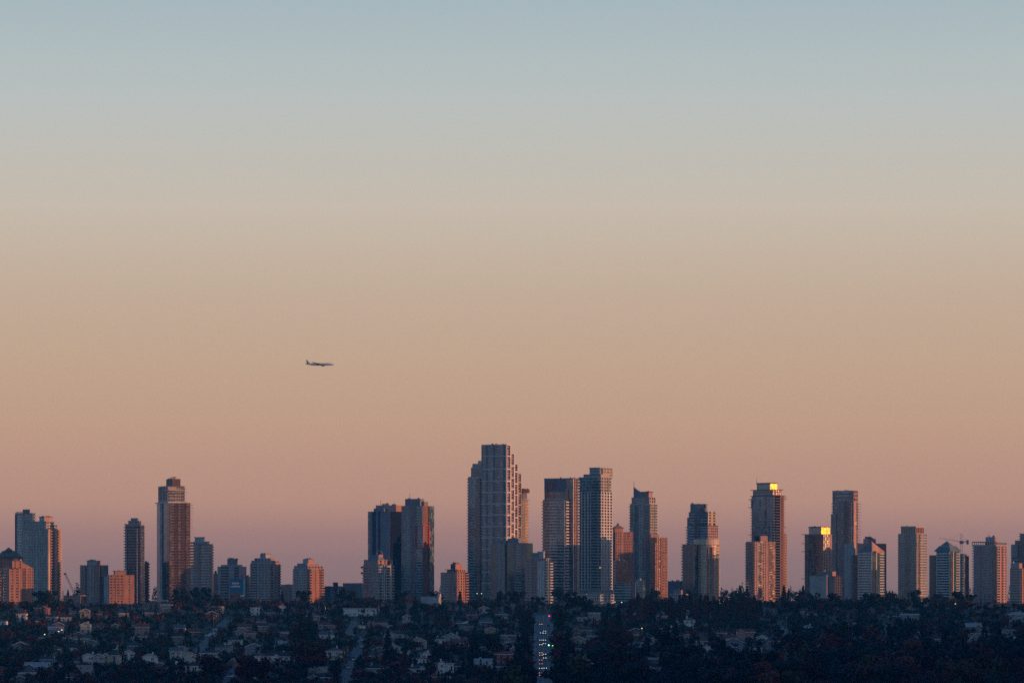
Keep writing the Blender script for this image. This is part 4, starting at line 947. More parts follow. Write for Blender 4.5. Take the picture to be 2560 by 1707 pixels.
# small plant, vents, rails and aerials on the roofs
random.seed(11)
for T in TOWERS:
    if T.top is None: continue
    u0, u1, v0, v1, zt = T.top
    if T.root['category'] in ('sign', 'billboard') or u1 - u0 < 3 or v1 - v0 < 3: continue
    for i in range(random.randint(2, 4)):
        a = random.uniform(u0 + 0.2, u1 - 2.0); b = random.uniform(v0 + 0.2, max(v0 + 0.3, v1 - 2.0)); w_ = random.uniform(0.8, 1.8)
        build(MB().box(a, min(u1 - 0.1, a + w_), b, min(v1 - 0.1, b + w_), zt - 0.1, zt + random.uniform(0.7, 1.7)), 'roof_vent', random.choice(('dim_conc', 'pale_conc', 'dark_conc')), T.root)
    if random.random() < 0.55 and zt > 45:
        a = random.uniform(u0 + 0.5, u1 - 0.5); b = (v0 + v1) / 2
        build(MB().beam((a, b, zt - 0.1), (a, b, zt + random.uniform(2.5, 6)), 0.13, n=5, r2=0.06), 'aerial', 'steel_dark', T.root)
# a few lit windows
for nm, px_, py_ in (('white gridded', 1501, 1420), ('turret', 1537, 1422), ('tallest tower of the skyline', 1238, 1398), ('flat topped blue glass', 1405, 1358)):
    T = next(t for t in TOWERS if nm in t.root['label'])
    u_ = (px_ - T.X0) / T.k / T.c

    build(MB().box(u_ - 0.6, u_ + 0.6, -1.35, -0.9, T.z(py_), T.z(py_) + 1.3), 'lit_window', 'window_lit', T.root)

# ------------------------------------------------------------------ cranes
def lattice(mb, a, b, w, n, r=0.16):
    """a square lattice boom: four chords with zigzag bracing"""
    a, b = Vector(a), Vector(b); d = (b - a).normalized()
    up = Vector((0, 1, 0)); p = d.cross(up).normalized()
    C = [(p * s1 + up * s2) * (w / 2) for s1, s2 in ((1, 1), (1, -1), (-1, -1), (-1, 1))]
    for c in C: mb.beam(a + c, b + c, r)
    for i in range(n):
        p0, p1 = a + (b - a) * (i / n), a + (b - a) * ((i + 1) / n)
        for j in range(4):
            mb.beam(p0 + C[j], p1 + C[(j + 1) % 4], r * 0.7)
x, y, z = wpt(2403.5, 1500, 3660)
cr_ = thing('tower_crane', 'blue and white tower crane with a level jib behind the pyramid roofed office', 'crane', (x, y, ground(x, y)))
zz = lambda py: HC + (HY - py) * 3660 / F - ground(x, y)
q = MB(); lattice(q, (0, 0, 0), (0, 0, zz(1359)), 1.8, 26); build(q, 'mast', 'steel_white', cr_)
q = MB(); lattice(q, (0, 0, zz(1352)), (0, 0, zz(1334)), 1.5, 4); build(q, 'tower_head', 'steel_white', cr_)
q = MB(); q.box(-1.6, 1.8, -1.2, 1.2, zz(1359), zz(1351.5)); build(q, 'slewing_unit', 'steel_blue', cr_)
q = MB(); lattice(q, (0, 0, zz(1353.5)), (-20.0, 0, zz(1344.5)), 1.2, 14, 0.14); build(q, 'jib', 'steel_white', cr_)
q = MB(); lattice(q, (0, 0, zz(1354)), (6.0, 0, zz(1353)), 1.2, 4, 0.14); build(q, 'counter_jib', 'steel_blue', cr_)
build(MB().box(4.6, 6.6, -0.9, 0.9, zz(1360), zz(1349.5)), 'counterweight', 'steel_blue', cr_)
build(MB().beam((0, 0, zz(1334)), (-12, 0, zz(1348)), 0.07).beam((0, 0, zz(1334)), (5.5, 0, zz(1352)), 0.07), 'tie_rod', 'steel_dark', cr_)
x, y, z = wpt(186, 1490, 3560)
cr2 = thing('luffing_crane', 'grey luffing crane boom leaning left over the low brick building', 'crane', (x, y, ground(x, y)))
zz = lambda py: HC + (HY - py) * 3560 / F - ground(x, y)
q = MB(); lattice(q, (0, 0, zz(1484)), (-8.2, 0, zz(1433)), 1.2, 12, 0.10); build(q, 'boom', 'steel_dark', cr2)
build(MB().box(-1.5, 2.5, -1.4, 1.4, zz(1494), zz(1484)), 'cab', 'steel_dark', cr2)
q = MB(); lattice(q, (0.5, 0, 0), (0.5, 0, zz(1492)), 1.4, 6, 0.12); build(q, 'mast', 'steel_dark', cr2)
build(MB().box(-9.2, -7.6, -0.7, 0.7, zz(1436), zz(1431.5)).beam((-8.0, 0, zz(1434)), (-6.0, 0, zz(1450)), 0.1), 'boom_tip', 'steel_dark', cr2)
# ------------------------------------------------------------------ streets
def path_px(pts):
    return [on_slope(px, py)[:2] for px, py in pts]
road = strip('avenue', path_px([(1359, 1537), (1359, 1560), (1358, 1620), (1357, 1707), (1357, 1760)]), 11.5, 'asphalt', 0.30); tag(road, kind='structure')
sw1 = strip('sidewalk', path_px([(1378.5, 1540), (1381, 1620), (1384, 1740)]), 1.8, 'pavement', 0.44); tag(sw1, kind='structure')
sw2 = strip('sidewalk', path_px([(1339.5, 1540), (1337, 1620), (1331, 1740)]), 1.8, 'pavement', 0.44); tag(sw2, kind='structure')
A_ = on_slope(1359, 1540); B_ = on_slope(1357, 1740)
q = MB()
n_ = 60
for i in range(n_):
    t_ = i / n_
    y = A_[1] + (B_[1] - A_[1]) * t_; x = A_[0] + (B_[0] - A_[0]) * t_
    for off, w_ in ((-2.75, 0.09), (0.0, 0.12), (2.75, 0.09)):
        z = ground(x, y - 3) + 0.30 + 0.08
        q.add([(x + off - w_, y, ground(x, y) + 0.36), (x + off + w_, y, ground(x, y) + 0.36), (x + off + w_, y - 5, ground(x, y - 5) + 0.36), (x + off - w_, y - 5, ground(x, y - 5) + 0.36)], [(0, 1, 2, 3)])
lm = build(q, 'lane_markings', 'road_paint'); tag(lm, kind='structure')
STREETS = [[(572, 1549), (545, 1575), (520, 1605), (492, 1632)], [(606, 1662), (584, 1684), (565, 1715)], [(889, 1553), (884, 1570), (872, 1590)],
           [(912, 1588), (902, 1615), (888, 1650), (868, 1690), (862, 1712)], [(1950, 1565), (1962, 1590), (1978, 1612), (1984, 1626)], [(2205, 1568), (2222, 1584)]]
for st in STREETS:
    tag(strip('side_street', path_px(st), 8.0, 'asphalt', 0.30), kind='structure')
ROADPX = [((1359, 1537), (1356, 1765), 27)] + [(a, b, 12) for st in STREETS for a, b in zip(st[:-1], st[1:])]
def near_road(px, py, m=0):
    for (ax, ay), (bx_, by), w in ROADPX:
        t_ = max(0, min(1, ((px - ax) * (bx_ - ax) + (py - ay) * (by - ay)) / ((bx_ - ax) ** 2 + (by - ay) ** 2)))
        if abs(px - (ax + t_ * (bx_ - ax))) < w + m and abs(py - (ay + t_ * (by - ay))) < 14 + m * 0.4: return True
    return False

# ------------------------------------------------------------------ houses
HW = {'white': (0.54, 0.55, 0.56), 'cream': (0.44, 0.41, 0.34), 'pale grey': (0.30, 0.31, 0.33), 'grey': (0.13, 0.14, 0.155), 'beige': (0.24, 0.21, 0.17),
      'pink': (0.30, 0.20, 0.19), 'brown': (0.16, 0.11, 0.09), 'red brown': (0.17, 0.06, 0.055), 'blue grey': (0.15, 0.19, 0.25), 'yellow beige': (0.42, 0.33, 0.2)}
for k_, c_ in HW.items(): wall_mat('house_' + k_, c_, var=0.12, scale=0.6)
HR = {'dark': (0.030, 0.032, 0.040), 'grey': (0.085, 0.09, 0.10), 'brown': (0.070, 0.045, 0.040), 'red': (0.15, 0.045, 0.035), 'pale': (0.26, 0.27, 0.28)}
for k_, c_ in HR.items(): wall_mat('shingle_' + k_, c_, var=0.25, scale=1.2, rough=0.9)
plain_mat('trim_white', (0.62, 0.62, 0.62), rough=0.6)
plain_mat('door_dark', (0.06, 0.04, 0.035), rough=0.5)
plain_mat('garden_fence', (0.22, 0.20, 0.18), rough=0.8)
glass_mat('house_glass', (0.012, 0.016, 0.024), (0.05, 0.055, 0.06), 0.3, pane=(0.9, 1.3), rough=0.2, spec=0.7)
_win = {}
def window_mesh(w, h):
    key = (round(w, 1), round(h, 1))
    if key not in _win:
        q = MB()
        t_ = 0.11
        q.box(-w / 2, w / 2, -0.06, 0.02, 0, t_, 0); q.box(-w / 2, w / 2, -0.06, 0.02, h - t_, h, 0)
        q.box(-w / 2, -w / 2 + t_, -0.055, 0.02, t_, h - t_, 0); q.box(w / 2 - t_, w / 2, -0.055, 0.02, t_, h - t_, 0)
        if w > 1.4: q.box(-0.05, 0.05, -0.05, 0.02, t_, h - t_, 0)
        _win[key] = q.mesh('window', 'trim_white')
        p = MB(); p.box(-w / 2 + t_ * 0.5, w / 2 - t_ * 0.5, -0.02, 0.015, t_ * 0.5, h - t_ * 0.5)
        _win[(key, 'pane')] = p.mesh('pane', 'house_glass')
    return _win[key], _win[(key, 'pane')]
def add_window(root, x, y, z, w, h, rz=0.0):
    a, b = window_mesh(w, h)
    o = link('window', a, root, (x, y, z), rz)
    link('pane', b, o)
def roof_mesh(w, d, h, rh, kind, ov=0.6):
    q = MB()
    X, Y = w / 2 + ov, d / 2 + ov
    t_ = 0.25
    if kind == 'flat':
        q.box(-X + 0.3, X - 0.3, -Y + 0.3, Y - 0.3, h, h + 0.55)
    elif kind == 'hip':
        r_ = max(0.3, X - Y) if X > Y else 0.3
        rx, ry = (X - Y + 0.3, 0.15) if X > Y else (0.15, Y - X + 0.3)
        b = [(-X, -Y), (X, -Y), (X, Y), (-X, Y)]
        q.prism(b, h - 0.1, h + t_ - 0.1)
        q.prism([(x * 0.995, y * 0.995) for x, y in b], h + t_ - 0.11, h + rh, taper=[(-rx, -ry), (rx, -ry), (rx, ry), (-rx, ry)])
    elif kind == 'gable':       # ridge runs away from the viewer: the gable faces the front
        v = [(-X, -Y, h - 0.3), (X, -Y, h - 0.3), (0, -Y, h + rh), (-X, Y, h - 0.3), (X, Y, h - 0.3), (0, Y, h + rh)]
        v2 = [(a, b, c + t_) for a, b, c in v]
        q.add(v + v2, [(0, 2, 8, 6), (2, 1, 7, 8), (3, 9, 11, 5), (5, 11, 10, 4), (6, 8, 11, 9), (8, 7, 10, 11), (0, 3, 5, 2), (2, 5, 4, 1), (0, 6, 9, 3), (1, 4, 10, 7)])
    else:                       # ridge runs along the front
        v = [(-X, -Y, h - 0.3), (-X, Y, h - 0.3), (-X, 0, h + rh), (X, -Y, h - 0.3), (X, Y, h - 0.3), (X, 0, h + rh)]
        v2 = [(a, b, c + t_) for a, b, c in v]
        q.add(v + v2, [(2, 0, 6, 8), (1, 2, 8, 7), (3, 5, 11, 9), (5, 4, 10, 11), (6, 9, 11, 8), (8, 11, 10, 7), (0, 2, 5, 3), (2, 1, 4, 5), (0, 3, 9, 6), (1, 7, 10, 4)])
    return q
ROOFWORD = {'flat': 'flat', 'hip': 'hipped', 'gable': 'front gabled', 'ridge': 'long ridged'}
HOUSES = []
def house(px, py, wpx, wall='white', roof='dark', kind='hip', floors=2, rot=None, trim=True, lit=False):
    x, y, z = on_slope(px, py + 9)
    w = max(6.5, wpx * y / F)
    d = random.uniform(8.0, 11.0)
    h = 2.75 * floors + 0.3
    rh = {'flat': 0.5, 'hip': random.uniform(1.5, 2.3), 'gable': min(3.0, w * 0.22), 'ridge': random.uniform(1.5, 2.4)}[kind]
    rz = math.radians(random.uniform(-9, 9) if rot is None else rot)
    r = thing('house', None, 'house', (x, y, z - 0.4), rz)
    wm, rm = 'house_' + wall, 'shingle_' + roof
    q = MB()
    q.box(-w / 2, w / 2, -d / 2, d / 2, -1.5, h)
    if kind == 'gable': q.add([(-w / 2, -d / 2, h), (w / 2, -d / 2, h), (0, -d / 2, h + rh * 0.93)], [(0, 1, 2)]).add([(-w / 2, d / 2, h), (w / 2, d / 2, h), (0, d / 2, h + rh * 0.93)], [(2, 1, 0)])
    if kind == 'ridge': q.add([(w / 2, -d / 2, h), (w / 2, d / 2, h), (w / 2, 0, h + rh * 0.93)], [(0, 1, 2)]).add([(-w / 2, -d / 2, h), (-w / 2, d / 2, h), (-w / 2, 0, h + rh * 0.93)], [(2, 1, 0)])
    build(q, 'wall', wm, r)
    ro = build(roof_mesh(w, d, h, rh, kind), 'roof', rm, r)
    if kind == 'gable' and trim:      # barge boards
        X, Y = w / 2 + 0.6, d / 2 + 0.64
        for s_ in (-1, 1):
            build(MB().beam((s_ * X, -Y, h - 0.15), (0, -Y, h + rh + 0.1), 0.2), 'barge_board', 'trim_white', r)
    elif trim:
        X, Y = w / 2 + 0.62, d / 2 + 0.62
        build(MB().box(-X, X, -Y - 0.08, -Y, h - 0.25, h + 0.05), 'fascia', 'trim_white', r)
    if kind != 'flat' and random.random() < 0.7:
        cx = random.choice((-1, 1)) * w * random.uniform(0.15, 0.35)
        build(MB().box(cx - 0.45, cx + 0.45, 0.4, 1.3, h, h + rh + 0.9), 'chimney', 'house_red brown' if random.random() < 0.6 else wm, ro)
    wing = None
    if w > 9 and kind in ('hip', 'ridge') and random.random() < 0.6:       # a gabled bay that steps forward
        a0 = random.choice((-w / 2 + 0.4, w / 2 - 0.4 - w * 0.42)); a1 = a0 + w * 0.42
        hh = 2.75 * floors + 0.1; yb_ = -d / 2 - 2.6
        q = MB().box(a0, a1, yb_, -d / 2 + 0.3, -1.2, hh)
        q.add([(a0, yb_, hh), (a1, yb_, hh), ((a0 + a1) / 2, yb_, hh + 1.35)], [(0, 1, 2)])
        build(q, 'bay', wm, r)
        e_, m_ = 0.45, (a0 + a1) / 2
        v = [(a0 - e_, yb_ - e_, hh - 0.25), (a1 + e_, yb_ - e_, hh - 0.25), (m_, yb_ - e_, hh + 1.5), (a0 - e_, 0, hh - 0.25), (a1 + e_, 0, hh - 0.25), (m_, 0, hh + 1.5)]
        v2 = [(a, b, c + 0.2) for a, b, c in v]
        build(MB().add(v + v2, [(0, 2, 8, 6), (2, 1, 7, 8), (6, 8, 11, 9), (8, 7, 10, 11), (0, 3, 5, 2), (2, 5, 4, 1), (0, 6, 9, 3), (1, 4, 10, 7)]), 'bay_roof', rm, r)
        if trim:
            for s_ in (a0 - e_, a1 + e_): build(MB().beam((s_, yb_ - e_ - 0.05, hh - 0.15), (m_, yb_ - e_ - 0.05, hh + 1.62), 0.14), 'barge_board', 'trim_white', r)
        wing = (a0, a1)
    n = max(2, int(w / 3.2))
    for fl in range(floors):
        z0 = fl * 2.75 + 0.95
        for i in range(n):
            cx = -w / 2 + (i + 0.5) * w / n + random.uniform(-0.2, 0.2)
            if fl == 0 and i == n // 2:
                build(MB().box(cx - 0.55, cx + 0.55, -d / 2 - 0.06, -d / 2 + 0.02, 0.1, 2.3), 'door', 'door_dark', r)
                continue
            if random.random() < 0.12: continue
            add_window(r, cx, (-d / 2 - 2.61) if wing and wing[0] + 0.6 < cx < wing[1] - 0.6 else -d / 2 - 0.01, z0, random.choice((1.4, 1.8, 2.4)), random.choice((1.3, 1.5)), 0.0)
        for s_ in (-1, 1):
            for yy in (-d * 0.22, d * 0.22):
                if random.random() < 0.6: add_window(r, s_ * (w / 2 + 0.01), yy, z0, 1.2, 1.2, s_ * math.pi / 2)
    bal = False
    if floors == 2 and random.random() < 0.45 and w > 8 and not wing:
        a0 = random.uniform(-w / 2 + 0.3, 0); a1 = a0 + w * random.uniform(0.4, 0.5)
        q = MB().box(a0, a1, -d / 2 - 1.7, -d / 2 - 0.07, 2.75, 2.93)
        for i in range(int((a1 - a0) / 0.5) + 1): q.box(a0 + i * 0.5, a0 + i * 0.5 + 0.08, -d / 2 - 1.7, -d / 2 - 1.62, 2.92, 3.85)
        q.box(a0, a1, -d / 2 - 1.71, -d / 2 - 1.6, 3.84, 3.94)
        for s_ in (a0 + 0.1, a1 - 0.25): q.box(s_, s_ + 0.15, -d / 2 - 1.68, -d / 2 - 1.5, -1, 2.76)
        build(q, 'balcony', 'trim_white', r); bal = True
    HOUSES.append(dict(o=r, px=px, py=py, wpx=wpx, wall=wall, roof=roof, kind=kind, floors=floors, bal=bal))
    return r

random.seed(21)
HL = [  # px, py, width px, wall, roof, kind, floors   (measured in the photograph)
 (55,1543,26,'white','brown','hip',2),(130,1541,24,'pale grey','dark','flat',1),(165,1543,26,'pale grey','dark','ridge',1),(213,1536,24,'beige','red','gable',2),(255,1534,18,'pink','red','hip',1),
 (310,1533,26,'pink','pale','flat',1),(424,1520,42,'pink','pale','flat',2),(5,1553,22,'white','grey','flat',1),(140,1574,36,'pale grey','pale','ridge',1),(215,1572,24,'cream','red','gable',2),
 (242,1569,34,'brown','brown','ridge',1),(355,1578,34,'pink','red','ridge',2),(200,1586,26,'brown','red','gable',1),(207,1598,42,'grey','pale','flat',1),(172,1594,26,'white','red','hip',1),
 (181,1621,26,'white','dark','ridge',1),(345,1590,40,'pale grey','red','flat',1),(295,1614,20,'white','red','ridge',1),(224,1653,22,'white','dark','gable',2),(248,1654,18,'pale grey','grey','gable',2),
 (280,1651,40,'cream','dark','hip',2),(323,1645,24,'white','brown','gable',2),(376,1655,32,'white','grey','gable',2),(440,1640,28,'cream','grey','ridge',2),(95,1668,62,'grey','pale','ridge',1),
 (72,1685,46,'brown','pale','flat',1),(50,1700,40,'grey','brown','gable',1),(213,1678,36,'pale grey','dark','hip',2),(120,1650,40,'blue grey','dark','hip',1),(330,1615,30,'blue grey','dark','ridge',1),
 (514,1522,18,'pale grey','pale','flat',1),(546,1524,24,'yellow beige','red','flat',2),(637,1528,24,'white','pale','flat',2),(704,1526,15,'white','grey','gable',2),(612,1568,34,'beige','red','ridge',1),
 (611,1579,38,'pink','dark','gable',1),(656,1554,30,'pink','red','hip',1),(584,1601,46,'white','dark','hip',1),(566,1622,54,'pale grey','grey','hip',1),(634,1630,42,'blue grey','dark','gable',2),
 (702,1608,28,'pale grey','pale','hip',1),(710,1582,28,'brown','pale','flat',1),(475,1650,30,'cream','brown','gable',2),(486,1679,44,'cream','dark','hip',2),(527,1645,46,'pale grey','dark','hip',2),
 (450,1633,40,'pale grey','brown','hip',2),(601,1660,34,'red brown','brown','hip',2),(661,1654,46,'white','red','flat',2),(700,1642,48,'white','dark','ridge',1),(651,1690,34,'cream','grey','hip',1),
 (836,1640,36,'cream','grey','hip',2),(812,1562,50,'pink','red','hip',1),(817,1588,34,'white','grey','ridge',1),(793,1678,48,'pale grey','pale','ridge',1),(800,1695,60,'blue grey','dark','ridge',1),
 (450,1570,26,'pale grey','grey','ridge',1),(485,1580,26,'red brown','red','ridge',1),(446,1603,24,'grey','dark','hip',2),
 (900,1530,78,'white','pale','flat',2),(946,1558,48,'pink','red','hip',1),(991,1586,58,'pale grey','dark','ridge',1),(982,1621,46,'cream','grey','gable',1),(1020,1552,20,'pale grey','dark','gable',2),
 (1053,1648,40,'white','red','flat',1),(1042,1673,46,'white','dark','hip',1),(1111,1672,42,'white','dark','hip',2),(1130,1592,40,'pale grey','dark','gable',1),(1100,1598,22,'white','dark','hip',1),
 (1278,1588,44,'pink','red','flat',1),(1283,1602,40,'pale grey','dark','hip',1),(1268,1648,62,'red brown','red','hip',2),(1210,1659,46,'white','pale','ridge',1),(1065,1636,18,'white','grey','gable',1),
 (945,1640,40,'brown','brown','ridge',1),(1150,1608,34,'red brown','red','ridge',1),(940,1672,42,'pale grey','dark','hip',1),(1168,1566,30,'grey','dark','hip',1),(1215,1555,30,'grey','grey','ridge',1),
 (1486,1542,30,'pink','pale','flat',2),(1455,1543,20,'pale grey','grey','flat',1),(1452,1576,52,'brown','brown','ridge',1),(1446,1599,38,'beige','brown','gable',1),(1480,1589,24,'pale grey','grey','flat',1),
 (1565,1676,24,'white','dark','flat',1),(1434,1655,22,'cream','red','hip',1),(1475,1665,24,'pink','red','gable',1),(1650,1588,24,'blue grey','red','gable',2),(1684,1584,24,'white','red','hip',2),
 (1601,1607,24,'white','dark','hip',1),(1584,1616,24,'pale grey','grey','ridge',1),(1688,1608,20,'white','brown','gable',2),(1637,1600,20,'cream','dark','gable',1),(1624,1648,50,'grey','pale','flat',1),
 (1636,1671,54,'blue grey','dark','ridge',1),(1656,1694,30,'brown','pale','flat',1),(1617,1698,16,'white','grey','flat',2),(1437,1622,34,'grey','dark','hip',1),(1460,1636,30,'pale grey','dark','ridge',1),
 (1724,1561,26,'white','grey','hip',2),(1716,1586,18,'pink','red','hip',1),(1804,1582,26,'pink','red','flat',1),(1824,1597,28,'pink','red','ridge',1),(1864,1591,46,'pink','red','ridge',2),
 (1754,1603,28,'pale grey','red','hip',1),(1768,1621,28,'white','brown','gable',1),(1832,1618,52,'blue grey','grey','gable',2),(1890,1621,30,'white','dark','hip',1),(1842,1647,36,'pale grey','pale','ridge',1),
 (1906,1594,18,'white','grey','gable',1),(2018,1580,28,'white','pale','hip',2),(1955,1661,20,'white','dark','hip',1),(1780,1648,40,'blue grey','brown','hip',1),(1726,1622,34,'beige','grey','flat',1),
 (2273,1545,46,'blue grey','pale','flat',2),(2236,1518,52,'grey','pale','flat',1),(2342,1598,34,'pink','brown','ridge',1),(2350,1611,28,'white','pale','flat',1),(2432,1566,38,'beige','pale','ridge',1),
 (2452,1584,32,'grey','grey','hip',1),(2427,1600,22,'pale grey','dark','gable',2),(2545,1545,44,'pale grey','pale','hip',2),(2540,1624,32,'grey','pale','flat',1),(2122,1558,34,'pale grey','dark','hip',1),
 (2300,1585,20,'pale grey','grey','gable',1),(2520,1585,26,'blue grey','dark','hip',2),(2205,1600,22,'grey','grey','hip',1),
]
for h_ in HL: house(*h_)
# further roofs half lost among the trees
occ = [(h['px'], h['py'], h['wpx']) for h in HOUSES]
def taken(px, py, w):
    return any(abs(px - a) < (w + c) * 0.42 and abs(py - b) < 12 for a, b, c in occ)
tries = 0
while tries < 4000 and len(HOUSES) < 205:
    tries += 1
    py = random.uniform(1528, 1700)
    px = random.uniform(5, 2000) if random.random() < 0.92 else random.uniform(2000, 2555)
    w_ = random.uniform(22, 36)
    if 1290 < px < 1420 and py > 1520: continue
    if px > 1400 and py > 1655: continue
    if 740 < px < 780 and py > 1600: continue
    if 1500 < px < 1560 and py > 1540 and py < 1660: continue
    if near_road(px, py, w_ * 0.5) or taken(px, py, w_): continue
    occ.append((px, py, w_))
    house(px, py, w_, random.choice(('pale grey', 'grey', 'grey', 'blue grey', 'brown', 'brown', 'beige', 'red brown')), random.choice(('dark', 'dark', 'grey', 'brown', 'red')), random.choice(('hip', 'hip', 'gable', 'ridge')), random.choice((1, 1, 2)))

def landmark(px):
    return min(LAND, key=lambda a: abs(a[0] - px))[1]
def label_houses():
    by = {}
    for h in HOUSES:
        h['land'] = landmark(h['px'])
        h['base'] = f"{h['wall']} {'two-storey' if h['floors'] == 2 else 'one-storey'} house, {ROOFWORD[h['kind']]} {h['roof']} roof"
        by.setdefault((h['base'], h['land']), []).append(h)
    for (base, land), L_ in by.items():
        L_.sort(key=lambda h: h['py'])
        n = len(L_)
        for i, h in enumerate(L_):
            ordn = '' if n == 1 else ('upper ' if n == 2 and i == 0 else 'lower ' if n == 2 else ['uppermost ', 'second ', 'third ', 'fourth ', 'fifth ', 'sixth '][i])
            h['o']['label'] = f"{ordn}{base}, downhill from the {land}"
            h['o']['group'] = 'houses on the hillside below the towers'
label_houses()
# garages and sheds between the houses
GAR = []
random.seed(77)
tries = 0
while len(GAR) < 46 and tries < 3000:
    tries += 1
    h = random.choice(HOUSES)
    px, py = h['px'] + random.choice((-1, 1)) * h['wpx'] * random.uniform(0.6, 0.95), h['py'] + random.uniform(-4, 8)
    if near_road(px, py, 4) or any(abs(px - a) < 26 and abs(py - b) < 9 for a, b, _c in GAR) or not 5 < px < 2555: continue
    if any(k_ is not h and abs(px - k_['px']) < k_['wpx'] * 0.6 and abs(py - k_['py']) < 10 for k_ in HOUSES): continue
    x, y, z = on_slope(px, py + 9)
    col = random.choice(('white', 'pale grey', 'grey', 'brown', 'cream')); flat = random.random() < 0.5
    r = thing('garage', None, 'garage', (x, y, z - 0.2), math.radians(random.uniform(-10, 10)))
    w_, d_ = random.uniform(3.6, 6.0), random.uniform(4.5, 6.0)
    build(MB().box(-w_ / 2, w_ / 2, -d_ / 2, d_ / 2, -1.2, 2.5), 'wall', 'house_' + col, r)
    build(roof_mesh(w_, d_, 2.5, 0.4 if flat else 1.1, 'flat' if flat else 'gable', 0.35), 'roof', 'shingle_' + random.choice(('dark', 'grey', 'pale')), r)
    build(MB().box(-w_ * 0.36, w_ * 0.36, -d_ / 2 - 0.05, -d_ / 2 + 0.02, 0.05, 2.1), 'garage_door', 'trim_white' if col not in ('white', 'cream') else 'door_dark', r)
    GAR.append((px, py, (r, col, flat)))
byg = {}
for px, py, (r, col, flat) in GAR: byg.setdefault((col, flat, landmark(px)), []).append((py, r))
for (col, flat, land), L_ in byg.items():
    L_.sort(key=lambda a: a[0])
    for i, (py, r) in enumerate(L_):
        o = '' if len(L_) == 1 else ('upper ' if i == 0 else 'lower ' if i == len(L_) - 1 else 'middle ')
        r['label'] = f"{o}small {col} garage with {'flat' if flat else 'gabled'} roof, downhill from the {land}"
        r['group'] = 'garages between the houses'

# ------------------------------------------------------------------ cars
def car_proto(body_mat, front, lamp):
    r = thing('car', None, 'car')
    prof = [(-2.1, 0.35), (2.15, 0.35), (2.2, 0.75), (1.2, 0.95), (0.6, 1.45), (-1.2, 1.48), (-1.9, 0.98), (-2.15, 0.9)]
    vs = [(-0.85, -y, z) for y, z in prof] + [(0.85, -y, z) for y, z in prof]
    n = len(prof)
    fs = [tuple(range(n)), tuple(range(2 * n - 1, n - 1, -1))] + [(i, n + i, n + (i + 1) % n, (i + 1) % n) for i in range(n)]
    build(MB().add(vs, fs), 'body', body_mat, r)
    build(MB().add([(-0.72, -1.17, 0.99), (0.72, -1.17, 0.99), (0.66, -0.62, 1.44), (-0.66, -0.62, 1.44)], [(0, 1, 2, 3)]), 'windscreen', 'window_dark', r, (0, -0.02, 0.015))
    for s_ in (-1, 1):
        for yy in (-1.35, 1.3):
            build(MB().beam((s_ * 0.62, yy, 0.33), (s_ * 0.88, yy, 0.33), 0.33, n=10), 'wheel', 'window_dark', r)
    for s_ in (-1, 1):
        build(MB().box(s_ * 0.66 - 0.19, s_ * 0.66 + 0.19, -2.27, -2.05, 0.52, 0.84), 'headlight' if front else 'tail_light', lamp, r)
    return r
plain_mat('car_dark', (0.03, 0.035, 0.045), rough=0.3, spec=0.6)
plain_mat('car_silver', (0.35, 0.36, 0.38), rough=0.3, metal=0.5)
plain_mat('car_white', (0.6, 0.6, 0.6), rough=0.35)
pr = {'dark': car_proto('car_dark', True, 'lamp_head'), 'silver': car_proto('car_silver', True, 'lamp_head'), 'warm': car_proto('car_dark', True, 'lamp_warm'),
      'amber': car_proto('car_silver', True, 'lamp_amber'), 'red': car_proto('car_dark', False, 'lamp_tail'), 'off': car_proto('car_white', True, 'steel_white'), 'offd': car_proto('car_dark', True, 'steel_dark')}
for p_ in pr.values(): p_.location = (0, -500, -400)
used_p = set()
def place_car(px, py, kind, label, group, rz=0.0, lift=0.31):
    x, y, z = on_slope(px, py)
    if kind in used_p:
        o = dup(pr[kind], (x, y, z + lift), rz)
    else:
        o = pr[kind]; o.location = (x, y, z + lift); o.rotation_euler = (0, 0, rz); used_p.add(kind)
    o.rotation_euler.x = math.radians(-2.0)
    tag(o, label, 'car', group)
W1 = {'dark': 'dark car with white headlights', 'silver': 'silver car with white headlights', 'warm': 'dark car with warm headlights', 'amber': 'silver car with amber headlights', 'red': 'dark car with red lights'}
AV = [(1352.3, 1563, 'warm'), (1361.5, 1580.5, 'silver'), (1353.5, 1585, 'dark'), (1361.5, 1585.5, 'dark'), (1352, 1603, 'dark'), (1361, 1603, 'silver'), (1352, 1614.5, 'amber'), (1360.5, 1611.8, 'dark'),
      (1352, 1635, 'warm'), (1361.5, 1638.5, 'dark'), (1352.3, 1641, 'warm'), (1362, 1648, 'silver'), (1351.2, 1653, 'red'), (1352.3, 1662.5, 'red'), (1351.7, 1674, 'dark'), (1363, 1673.5, 'dark'),
      (1352, 1685.5, 'red'), (1352, 1691.3, 'red'), (1362.5, 1694, 'silver')]
from collections import Counter
cnt = Counter(k_ for _, _, k_ in AV); seen_c = Counter()
ORD = ['farthest', 'second farthest', 'third farthest', 'fourth farthest', 'fifth farthest', 'sixth farthest', 'seventh farthest', 'eighth farthest']
for px, py, kd in sorted(AV, key=lambda a: a[1]):
    i = seen_c[kd]; seen_c[kd] += 1
    n = cnt[kd]
    pos = 'nearest' if i == n - 1 else ORD[i]
    lane = 'outer lane' if px < 1357 else 'inner lane'
    place_car(px, py, kd, f"{pos} {W1[kd]} coming down the avenue, {lane}", 'cars driving down the avenue')
for i, (px, py) in enumerate(((1370, 1566), (1373, 1598), (1371, 1638))):
    place_car(px, py, 'offd', f"unlit dark car on the right side of the avenue, {('farthest', 'middle', 'nearest')[i]} of three", 'cars driving up the avenue', math.pi)
